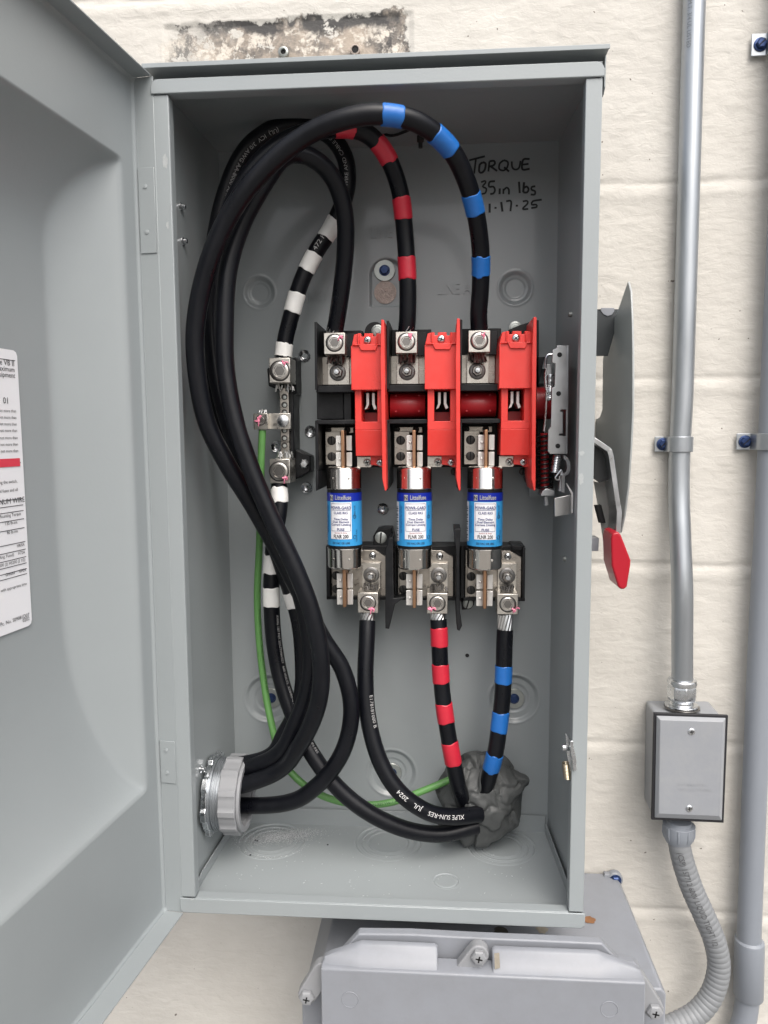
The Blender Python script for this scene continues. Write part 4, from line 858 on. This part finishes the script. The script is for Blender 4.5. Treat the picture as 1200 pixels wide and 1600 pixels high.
cab_N2, P5 = cable("neutral_cable", "black cable with two white tape bands beside the green wire, running to the putty",
  [(436,756,.108),(437,790,.104),(431,830,.100),(426,870,.098),(424,930,.096),(428,1000,.094),(440,1065,.090),(463,1130,.082),(492,1185,.074),(532,1235,.070),(580,1272,.070),(635,1296,.076),(690,1303,.086),(745,1290,.100)], RC_, BLK)
tape(cab_N2, P5, RC_, [((436,762),(437,785)),((426,867),(425,896)),((424,917),(425,948))], TWHT, 4)
cprint(cab_N2, P5, RC_, "AWG 107 MM SOUTHWEST  600 VOLTS  XHHW-2 AA-8000 AL 3/0 AWG SUN-RES", (424,960), .0040, .7, False, cond=1.05)
bare(cab_N2, at(436,752,.108), at(436,764,.108), .0062); bare(cab_N, at(442,548,.112), at(441,562,.112), .0062)
RL = .0083
cl1, P6 = cable("load_cable", "plain black cable from the left fuse curving down into the putty",
  [(574,970,.098),(573,1000,.092),(571,1060,.082),(575,1120,.074),(592,1185,.066),(622,1235,.062),(665,1267,.066),(705,1276,.078),(750,1272,.095)], RL, BLK, "black cables leaving the fuse lugs")
cprint(cl1, P6, RL, "E178181000 B", (562,1085), .0060, .7, False, cond=.95)
cprint(cl1, P6, RL, "2024", (625,1238), .0066, -.55, True, cond=1.1) if False else None
cprint(cl1, P6, RL, "XLPE SUN-RES    JUL    2024", (718,1278), .0060, 0.1, True, cond=1.1, m=mat('bright_print', (.6,.6,.6), .6))
cl2, P7 = cable("load_cable", "black cable with four red tape bands from the middle fuse to the putty",
  [(685,968,.098),(686,990,.096),(688,1040,.094),(692,1090,.092),(699,1140,.090),(707,1185,.090),(717,1230,.096),(727,1262,.11)], RL, BLK, "black cables leaving the fuse lugs")
tape(cl2, P7, RL, [((686,980),(687,1010)),((688,1038),(690,1067)),((693,1098),(697,1129)),((700,1159),(705,1193))], TRED, 5)
cl3, P8 = cable("load_cable", "black cable with three blue tape bands from the right fuse to the putty",
  [(789,984,.098),(788,1010,.096),(787,1050,.094),(785,1090,.092),(780,1135,.090),(774,1175,.090),(765,1210,.096),(755,1245,.11)], RL, BLK, "black cables leaving the fuse lugs")
tape(cl3, P8, RL, [((787,1040),(787,1068)),((783,1112),(780,1143)),((773,1177),(768,1202))], TBLU, 6)
for o, a_, b_, x in ((cl1, 957, 973, 575), (cl2, 958, 971, 685), (cl3, 960, 987, 790)): bare(o, at(x-1,a_,.100), at(x-1,b_,.0985), .0060)
for o, x, yl in ((cab_A, 522, 518), (cab_red, 635, 516), (cab_blue, 749, 514)): bare(o, at(x+1,yl-6,.099), at(x,yl+8,.100), .0062)
gnd, PG = cable("ground_wire", "thin green ground wire running from the bonding strap to the putty",
  [(410,672,.108),(408,720,.110),(407,790,.114),(405,860,.118),(402,930,.120),(405,1000,.120),(413,1070,.116),(424,1130,.108),(440,1185,.100),(470,1222,.096),(510,1246,.098),(560,1257,.104),(610,1254,.112),(660,1236,.118),(712,1215,.124),(735,1210,.130)], .0037, GRN)
cprint(gnd, PG, .0037, "XLPE 600V SUN-RES VW-1 AWG 4", (545,1254), .0038, 0, False, m=mat("dark_green_print", (0.02,0.08,0.02), .6), cond=1.1)
cprint(gnd, PG, .0037, "SOUTHWEST XLPE VW-1 90 DEG 600 V AWG 4 CU  AL 600 V", (404,950), .0026, .6, False, m=MATS["dark_green_print"], cond=1.3)
bare(gnd, at(410,664,.110), at(410,676,.109), .0026, 7)
# thin black tie lying in the cabinet's top
m = MB(); m.tube(catmull([at(590,204,.13), at(610,212,.125), at(632,206,.12), at(652,196,.12), at(665,188,.125)], .002), .0014, 8); setprops(m.build("cable_tie", BPL), "thin black tie curving between the red and blue taped cables near the top", "cable tie")

# ================================================================ bushing through the left side wall
bu = thing("conduit_bushing", "grey plastic threaded bushing and steel locknut where cables enter the left side", "conduit bushing", tuple(bc))
xw = -XB-.0005
m = MB(); n = 96; prof = []
def ringmesh(mb, x0, x1, Ri, Ro, fn=None, n=96, mi=0):
    vs = []; fs = []
    for x, which in ((x0,'o'),(x1,'o'),(x1,'i'),(x0,'i')):
        for k in range(n):
            a_ = 2*PI*k/n; r_ = (fn(a_) if (fn and which == 'o') else Ro) if which == 'o' else Ri; vs.append((x, bc.y+math.cos(a_)*r_, bc.z+math.sin(a_)*r_))
    for j in range(4):
        for k in range(n): fs.append((j*n+k, j*n+(k+1)%n, ((j+1)%4)*n+(k+1)%n, ((j+1)%4)*n+k))
    mb.add(vs, fs, mi)
ringmesh(m, xw, xw+.0055, .030, .0405, lambda a_: .0385+.0030*(1 if (a_*8/(2*PI))%1 < .35 else 0)); m.build("locknut", ZINC, bu, bevel=.0006)
m = MB(); ringmesh(m, xw+.0055, xw+.0075, .030, .0370); ringmesh(m, xw+.0075, xw+.018, .0295, .0348)
for q in range(4): ringmesh(m, xw+.0085+q*.0022, xw+.0096+q*.0022, .030, .0360)
m.build("threaded_nipple", GALV, bu, bevel=.0002)
m = MB(); ringmesh(m, xw+.0165, xw+.034, .0305, .0390, lambda a_: .0378+.0016*(1 if (a_*12/(2*PI))%1 < .30 else 0)); ringmesh(m, xw+.034, xw+.0375, .0300, .0362)
m.build("plastic_bushing", BUSH, bu, bevel=.0008)
m = MB(); ringmesh(m, xw-.06, xw+.0155, .0285, .0296); m.build("conduit_bore", HOLE, bu)

# ================================================================ duct seal putty
def putty():
    bm = bmesh.new(); bmesh.ops.create_icosphere(bm, subdivisions=6, radius=1)
    c = at(755, 1240, .128); sx = 57*mpp(.12,1240); sz = 71*mpp(.12,1240); lobes = []
    r = random.Random(4)
    for i in range(34):
        v = Vector((r.gauss(0,1), r.gauss(0,1), r.gauss(0,1))).normalized(); lobes.append((v, .02+.11*r.random(), Vector((r.gauss(0,1), r.gauss(0,1), r.gauss(0,1)))*.13))
    for v in bm.verts:
        p = v.co.copy(); q = p+Vector((noise.noise(p*2.2), noise.noise(p*2.2+Vector((5,1,2))), noise.noise(p*2.2+Vector((1,7,3)))))*.35
        ds = sorted(((q-l[0]).length, i) for i, l in enumerate(lobes))[:2]; d1, d2 = ds[0][0], ds[1][0]; l = lobes[ds[0][1]]
        edge = min(1, (d2-d1)/.07); h = l[1]*edge**.6 + l[2].dot(p-l[0])*1.0 + .05*noise.noise(p*1.6)+.02*noise.noise(p*6)+.008*noise.noise(p*15)
        s = 1+h-.06
        v.co = Vector((c.x+p.x*sx*s, c.y+p.y*.034*s, c.z+p.z*sz*s))
    # drips and pressed corners
    for (px, py, rr, am) in ((814,1232,.009,.012), (706,1296,.016,.020), (733,1312,.008,.010), (696,1250,.012,.008), (800,1285,.010,.006)):
        tgt = at(px, py, .11)
        for v in bm.verts:
            d = (v.co-tgt); d2 = math.hypot(d.x, d.z)
            if d2 < rr*2.2 and d.y < .03: w_ = math.exp(-(d2/rr)**2); v.co += Vector(((tgt.x-c.x), -.2*am, (tgt.z-c.z))).normalized()*am*w_
    me = bpy.data.meshes.new("duct_seal_putty"); bm.to_mesh(me); bm.free(); me.materials.append(PUTTY); me.polygons.foreach_set('use_smooth', [True]*len(me.polygons)); o = bpy.data.objects.new("duct_seal_putty", me); sc.collection.objects.link(o); return o
setprops(putty(), "dark grey lump of duct seal putty sealing the hole where the load cables leave", "putty")

# pale shavings on the cabinet floor
m = MB(); r = random.Random(12)
for i in range(5200):
    if i < 4850: q_ = r.gauss(0,1); px, py = 438+q_*30+r.gauss(0,6), 1304-q_*2.5+r.gauss(0,5)+abs(r.gauss(0,3))
    elif i < 5000: a_ = r.random()*2*PI; px, py = 425+55*math.cos(a_)*(.9+.2*r.random()), 1316+24*math.sin(a_)*(.9+.2*r.random())
    else: px, py = 330+r.random()*520, 1300+r.random()*100
    if py < 1293: py = 1293+r.random()*8
    p = atz(px, py, -ZH+T+.0007)
    if p.y > DB-.004 or abs(p.x) > .172 or p.y < .006: continue
    s = (.00010+(.00018 if i < 4850 else .00035)*r.random()**2); a_ = r.random()*PI; l = s*(1+2*r.random())
    d = Vector((math.cos(a_), math.sin(a_), 0)); e = Vector((-d.y, d.x, 0)); m.prism([p+d*l, p+e*s*.6, p-d*l, p-e*s*.6], (0,0,s*.5))
setprops(m.build("metal_shavings", DUST, smooth=False), "fine pale shavings scattered on the cabinet floor below the bushing", "shavings", kind='stuff')
m = MB()
for px, py in ((345,1329),(391,1336),(399,1313),(402,1314),(512,1320),(346,1415)):
    p = atz(px, py, -ZH+T+.0007); m.lathe(p, (0,0,1), [(.0011,0),(.0008,.0006),(.0001,.0008)], 7)
setprops(m.build("dark_crumbs", KPR), "few tiny dark crumbs scattered on the cabinet floor near the bushing", "crumbs", kind='stuff')

# ================================================================ enclosure under the cabinet
LE = thing("lower_enclosure", "pale grey moulded enclosure with latched cover mounted below the open cabinet", "electrical enclosure", (.1, YW, -.75))
zt = at(975, 1366, YW-.004).z; pr_ = atz(1032, 1545, zt); yb = pr_.y; xr = at(975, 1366, YW-.004).x; xl = atz(470, 1522, zt).x; xr = (xr+pr_.x)/2
m = MB(); zb_ = -.80
sec = [(xl, zt-.030), (xl, zb_), (xr, zb_), (xr, zt-.006), (xr-.004, zt), (xl+.022, zt), (xl+.018, zt-.001)]
m.prism([(x, yb, z) for x, z in sec], (0, YW-.003-yb, 0)); body = m.build("enclosure_body", LGREY, LE, bevel=.002, seg=3)
# mounting ear with blue screw
c = at(961, 1374, YW-.010); m = MB(); m.lathe(c, (0,-1,0), [(.0085,-.006),(.0085,.001),(.0078,.002)], 24); m.box(c.x-.012, c.x+.0060, c.y-.0008, c.y+.006, c.z-.03, c.z+.0060); ear = m.build("mounting_ear", LGREY, LE, bevel=.001)
m = MB(); m.lathe(c+Vector((0,-.002,0)), (0,-1,0), [(.0058,0),(.0056,.0025),(.0040,.0036),(.0001,.0038)], 6); m.lathe(c+Vector((0,-.002,0)), (0,-1,0), [(.0066,0),(.0062,.0008)], 20); m.build("screw", BSC, ear)
# cover
y1 = yb-.010; r1 = at(700, 1462, y1)
def C(px, y): return [at(a_, b_, y) for a_, b_ in px]
rim = [(503,1640),(503,1512),(508,1503),(528,1494),(560,1459),(640,1460),(752,1466),(850,1470),(941,1474),(968,1503),(990,1504),(1000,1512),(1004,1522),(1004,1640)]
m = MB(); m.prism(C(rim, y1), (0, yb-y1-.0005, 0)); m.build("cover_rim", LGREY, LE, bevel=.0015, seg=3)
y2 = y1-.007; zc = at(700, 1474, y2).z; yf = atz(700, 1522, zc-.015).y
def zpt(px, py, y): p = at(px, py, y); return p.x, p.z
xs_ = [at(a_, 1480, y2).x for a_ in (506,560,678,684,700,758,768,938,1001)]
lift = .028
poly_b = [(xs_[0],-.8),(xs_[0],zc-lift),(xs_[0]+.006,zc-lift+.004),(xs_[1],zc),(xs_[2],zc),(xs_[3],zc-.004),(xs_[3],zc-.036),(xs_[5],zc-.036),(xs_[6],zc-.016),(xs_[6],zc-.004),(xs_[6]+.004,zc),(xs_[7],zc),(xs_[8]-.008,zc-lift+.004),(xs_[8],zc-lift),(xs_[8],-.8)]
# lower, prouder front face of the cover with sloped shoulders left and right of the latch notch
zf = at(700, 1523, yf).z; m = MB(); L_, R_ = xs_[0], xs_[8]
m.prism([(L_, yf, -.8), (L_, yf, zf), (L_, yf+.003, zf+.0012), (L_, y2+.001, zf+.0012), (L_, y2+.001, -.8)], (R_-L_, 0, 0))
for line in ([(L_+.0008, zf+.0015), (L_+.007, zf+.005), (xs_[1]-.002, zc-.002), (xs_[1]+.003, zc), (xs_[3]-.003, zc), (xs_[3], zc-.002)], [(xs_[6], zc-.002), (xs_[6]+.003, zc), (xs_[7]-.003, zc), (xs_[7]+.002, zc-.002), (R_-.007, zf+.005), (R_-.0008, zf+.0015)]):
    n = len(line); rows = [[(x, y2+.0008, z) for x, z in line], [(x, y2-.0030, z-.0003) for x, z in line], [(x, y2-.0050, zf+.0012+(z-zf)*.80) for x, z in line], [(x, y2-.0085, zf+.0012+(z-zf)*.28) for x, z in line], [(x, yf+.0016, zf+.0004) for x, z in line], [(x, yf+.0016, zf-.02) for x, z in line], [(x, y2+.0008, zf-.02) for x, z in line]]
    vs = [p for r in rows for p in r]; fs = [(j*n+i, j*n+i+1, (j+1)*n+i+1, (j+1)*n+i) for j in range(len(rows)-1) for i in range(n-1)]; fs += [tuple((len(rows)-1)*n+i for i in range(n))[:0] or (0, n*(len(rows)-1), n*(len(rows)-1)+1, 1)]
    fs = fs[:-1]+[(i, n*(len(rows)-1)+i, n*(len(rows)-1)+i+1, i+1) for i in range(n-1)]+[tuple(j*n for j in range(len(rows))), tuple(j*n+n-1 for j in range(len(rows)))]
    m.add(vs, fs)
fp = m.build("cover_face", LGREY, LE, bevel=.0012, seg=3); cv = fp
for px, py in ((547,1562),(952,1577)):
    m = MB(); c = at(px, py, yf); P = [c+Vector((math.cos(q*PI/18)*.0072, -.0001, math.sin(q*PI/18)*.0072)) for q in range(37)]; m.tube(P, .00035, 6, cap=False); m.build("knockout_mark", LGREY, fp)
# latches
def latch(head, hinge, wd, y):
    h_ = at(*head, y-.010); g_ = at(*hinge, y); d = (g_-h_); d.y = 0; L = d.length; d.normalize(); e = Vector((d.z,0,-d.x)); m = MB(); pts = []
    for q in range(9): a_ = PI/2+PI*q/8; pts.append(h_ + (d*math.cos(a_)+e*math.sin(a_))*wd)
    for q in range(9): a_ = -PI/2+PI*q/8; pts.append(h_+d*L + (d*math.cos(a_)+e*math.sin(a_))*wd*1.1)
    m.prism(pts, (0,.010,0)); lo = m.build("latch", BUSH, LE, bevel=.0012, seg=3)
    m = MB(); cc = h_+Vector((0,-.0005,0)); m.lathe(cc, (0,-1,0), [(.0068,0),(.0068,.003),(.0058,.0042)], 6, 0); cross_screw(m, cc+Vector((0,-.0041,0)), .0050, 0, 1, .0008, '+', rot=.6); m.build("latch_screw", [BUSH, HOLE], lo)
latch((748,1493), (712,1527), .0088, y2+.0005); latch((480,1556), (507,1508), .0085, yb-.013); latch((1022,1578), (990,1524), .0085, yb-.013)
m = MB(); p0 = at(736,1452,yb); p1 = at(758,1452,yb); m.box(p0.x, p1.x, yb-.012, yb+.05, zt-.002, zt+.008); m.build("latch_post", LGREY, LE, bevel=.002)
# rust and grime on its top
def blot(px, py, sx, sy, mt, nm, seed):
    m = MB(); c = atz(px, py, zt+.0005+.0001*(seed%3)); n = 48; vs = [c]
    for k in range(n):
        a_ = 2*PI*k/n; rr = 1+.35*noise.noise(Vector((math.cos(a_)*2, math.sin(a_)*2, seed)))+.12*noise.noise(Vector((math.cos(a_)*7, math.sin(a_)*7, seed))); vs.append(c+Vector((math.cos(a_)*sx*rr, math.sin(a_)*sy*rr, 0)))
    m.add(vs, [(0, 1+k, 1+(k+1)%n) for k in range(n)]); m.build(nm, mt, body, smooth=False)
blot(921, 1437, .0060, .0055, RUST, "rust_spot", 3); blot(783, 1456, .007, .008, GRIM, "grime_spot", 5); blot(847, 1452, .006, .006, STAIN, "grime_spot", 6); blot(818, 1463, .004, .003, GRIM, "grime_spot", 8)
m = MB(); pa, pb, pc, pd = (at(772,1490,y2-.011), at(780,1489,y2-.011), at(781,1513,yf+.006), at(773,1515,yf+.006)); rr = [v+Vector((0,-.0012,.0012)) for v in (pa, pb, pc, pd)]
m.add(rr, [(0,1,2,3)]); m.build("brown_smear", STAIN, fp, smooth=False)

# ================================================================ junction box, conduits, straps
jy = .114
J = thing("junction_box", "small grey weatherproof junction box with black gasket and two screwed cover", "junction box", tuple(at(1077,1283,jy)))
J['label'] = "small grey junction box with black gasket, fed by the steel conduit above"
q = [at(a_, b_, jy+.004) for a_, b_ in ((1024,1117),(1128,1119),(1126,1281),(1021,1280))]; bkq = [at(a_, b_, YW-.002) for a_, b_ in ((1009,1094),(1108,1095),(1108,1250),(1006,1248))]
m = MB(); m.add(q+bkq, [(0,1,2,3),(4,7,6,5),(0,4,5,1),(1,5,6,2),(2,6,7,3),(3,7,4,0)]); m.build("box_body", JGREY, J, bevel=.003, seg=3)
m = MB(); m.pprism([(1022,1114),(1138,1118),(1131,1286),(1018,1281)], jy, jy+.0035); m.build("gasket", GASK, J, bevel=.0006)
o4 = [at(a_, b_, jy-.0012) for a_, b_ in ((1026,1118.5),(1134,1122),(1128,1282),(1023,1277.5))]; i4 = [at(a_, b_, jy-.0050) for a_, b_ in ((1032,1125),(1130,1128),(1124,1275),(1029,1271))]
b4 = [v+Vector((0,.0011,0)) for v in o4]
m = MB(); m.add(b4+o4+i4, [(0,1,2,3),(0,4,5,1),(1,5,6,2),(2,6,7,3),(3,7,4,0),(4,8,9,5),(5,9,10,6),(6,10,11,7),(7,11,8,4),(8,11,10,9)]); cvv = m.build("cover_plate", JGREY, J, bevel=.0006, seg=3, ang=12)
for px, py in ((1080.5,1143),(1077,1263)):
    m = MB(); cross_screw(m, at(px, py, jy-.0050), .0036, 0, 1, .0014, '+', rot=.9); m.build("cover_screw", [ZINC, HOLE], cvv)
m = MB(); flat_text(m, "SUITABLE FOR", at(1059,1228,jy-.0052), (1,0,0), (0,0,1), .0042); flat_text(m, "WET LOCATIONS", at(1059,1236,jy-.0052), (1,0,0), (0,0,1), .0042); m.build("pressed_lettering", JGREY, cvv, smooth=False)
m = MB(); m.lathe(at(1061,1282,jy+.022), (0,0,-1), [(.0125,0),(.0125,.003),(.0165,.004),(.0165,.013),(.0150,.019),(.0128,.024)], 40)
for k in range(10): a_ = 2*PI*k/10; c = at(1061,1282,jy+.022); x, y = c.x+math.cos(a_)*.0165, c.y+math.sin(a_)*.0165; m.tube([(x,y,c.z-.005),(x,y,c.z-.013),(x+(c.x-x)*.12,y+(c.y-y)*.12,c.z-.019)], .0010, 6)
m.build("lower_fitting", PVC, J, bevel=.0004)
# rigid steel conduit
ce = Vector(at(1066,1062,.136)); pts = [at(1092,-180,.158), at(1085,0,.158), at(1076,300,.158), at(1067,600,.158), at(1062,700,.158), at(1061,770,.155), at(1063,840,.147), at(1066,920,.138), at(1066,1000,.136), ce, at(1066,1080,.136)]
m = MB(); m.tube(catmull(pts, .006), .0107, 40); em = m.build("steel_conduit", GALV, ang=60); setprops(em, "shiny galvanised steel conduit running down the wall into the junction box", "conduit")
em['label'] = "galvanised steel conduit running down the wall into the top of the junction box"
c = at(1066, 1062, .136); k = mpp(.13, 1080); zz = lambda py: at(1066, py, .136).z
m = MB(); m.lathe((c.x, c.y, zz(1103)), (0,0,1), [(.0165,0),(.0165,.0022),(.0120,.0030),(.0118,.0060),(.0135,.0075)], 40, cap=True); m.lathe((c.x, c.y, zz(1103)+.0068), (0,0,1), [(.0130,0),(.0150,.003),(.0152,.014),(.0140,.0170)], 8); m.lathe((c.x, c.y, zz(1103)+.0225), (0,0,1), [(.0140,0),(.0148,.003),(.0142,.006),(.0115,.0072)], 40)
m.build("compression_connector", ZINC, em, bevel=.0005)
m = MB(); m.lathe((c.x+.001, c.y, zz(1103)-.002), (0,0,1), [(.0180,0),(.0180,.0018)], 11); m.build("locknut", DSTEEL, em, bevel=.0003)
# straps
def strap(px, py, cx, label, R, yc, wide=.0105, ln=None, grp="one hole conduit straps with blue screws"):
    s = at(px, py, YW-.004); cc = at(cx, py, yc); z = s.z; t = thing("conduit_strap", label, "conduit strap", (s.x, YW-.002, z), grp)
    m = MB(); Pp = [(s.x-.0085, YW-.0040), (cc.x-R-.0040, YW-.0040), (cc.x-R-.0012, YW-.006)]
    for q in range(13): a_ = PI+PI*q/12; Pp.append((cc.x+math.cos(a_)*(R+.0010), yc+math.sin(a_)*(R+.0010)))
    Pp.append((cc.x+R+.0010, YW-.003))
    inner = []
    vs = []; fs = []; N = len(Pp)
    for i, (x, y) in enumerate(Pp):
        a_ = Vector((Pp[max(i-1,0)][0], Pp[max(i-1,0)][1])); b_ = Vector((Pp[min(i+1,N-1)][0], Pp[min(i+1,N-1)][1])); tt = (b_-a_).normalized(); nn = Vector((tt.y, -tt.x))*.0016
        for (u, v) in ((x, y), (x+nn.x, y+nn.y)):
            for zz_ in (z-wide, z+wide): vs.append((u, v, zz_))
    for i in range(N-1):
        a_ = 4*i; b_ = a_+4; fs += [(a_, b_, b_+1, a_+1), (a_+2, a_+3, b_+3, b_+2), (a_, a_+2, b_+2, b_), (a_+1, b_+1, b_+3, a_+3)]
    fs += [(0,1,3,2), (4*N-4, 4*N-2, 4*N-1, 4*N-3)]
    m.add(vs, fs); m.build("strap_band", GALV, t, bevel=.0007)
    m = MB(); cs = Vector((s.x, YW-.0056, z)); m.lathe(cs, (0,-1,0), [(.0066,0),(.0066,.0010),(.0056,.0014)], 24, 0); m.lathe(cs, (0,-1,0), [(.0052,.001),(.0052,.0040),(.0040,.0048)], 6, 0); u = MB()
    m.prism([cs+Vector((-.0035,-.0049,-.0026)), cs+Vector((-.0028,-.0049,-.0034)), cs+Vector((.0035,-.0049,.0026)), cs+Vector((.0028,-.0049,.0034))], (0,-.0002,0), 1); m.build("strap_screw", [BSC, HOLE], t)
strap(1035, 694, 1062, "steel strap with blue screw clamping the galvanised conduit", .0107, .158, .0080)
strap(1163, 690, 1205, "steel strap with blue screw reaching to the grey plastic conduit at mid height", .0125, .152, .0085)
strap(1187, 71, 1232, "steel strap with blue screw at the very top right corner", .0125, .152, .0105)
# pvc conduit
px0 = at(1205,690,.152); xc = px0.x; zc1 = at(1170,1465,.152).z; x1 = at(1170,1500,.152).x
pts = [Vector((at(1232,71,.152).x, .152, .75)), Vector((at(1232,71,.152).x, .152, .55)), Vector((xc, .152, px0.z)), at(1187,1040,.152), at(1171,1440,.152), at(1169,1530,.152), at(1166,1575,.152), at(1158,1610,.150), at(1140,1650,.145), at(1100,1680,.14)]
m = MB(); m.tube(catmull(pts, .006), .0125, 40); pv = m.build("plastic_conduit", PVC, ang=60); setprops(pv, "thick dark grey plastic conduit running down the right edge of the picture", "conduit")
m = MB(); a_ = at(1171,1466,.152); b_ = at(1169,1556,.152); m.lathe(a_, b_-a_, [(.0128,0),(.0150,.0022),(.0154,.005),(.0154,(b_-a_).length-.001),(.0148,(b_-a_).length),(.0126,(b_-a_).length)], 44); m.build("coupling", PVC, pv)
# corrugated flexible conduit
P = catmull([at(*p) for p in [(1061,1300,.134),(1062,1322,.134),(1069,1352,.134),(1082,1390,.134),(1100,1430,.134),(1117,1472,.134),(1123,1512,.134),(1113,1552,.132),(1090,1582,.128),(1055,1602,.122),(1010,1618,.115),(975,1640,.11)]], .0006)
S = arclen(P); m = MB(); rad = [.0113+.0007*abs(math.sin(s*PI/.0062))**.6*min(1, s/.05) for s in S]; m.tube(P, rad, 36); fx = m.build("flexible_conduit", FLEX, ang=80); setprops(fx, "grey corrugated flexible conduit curving from the junction box towards the lower enclosure", "conduit")
cprint(fx, P, .0121, "(CSP) 157712 600V LIQUID TIGHT 1/2", (1063,1322), .0080, -.05, False, m=mat("faded_black_print", (0.085,0.088,0.092), .7), cond=.85, name="conduit_printing")
cprint(em, catmull(pts0:=[at(1085,-5,.158), at(1080,150,.158), at(1076,300,.158)], .006), .0107, "E.M.T. 3/4 UL LISTED", (1085,0), .006, -.35, False, m=mat("faded_print", (.25,.26,.27), .6, .5), cond=.9, name="conduit_printing")
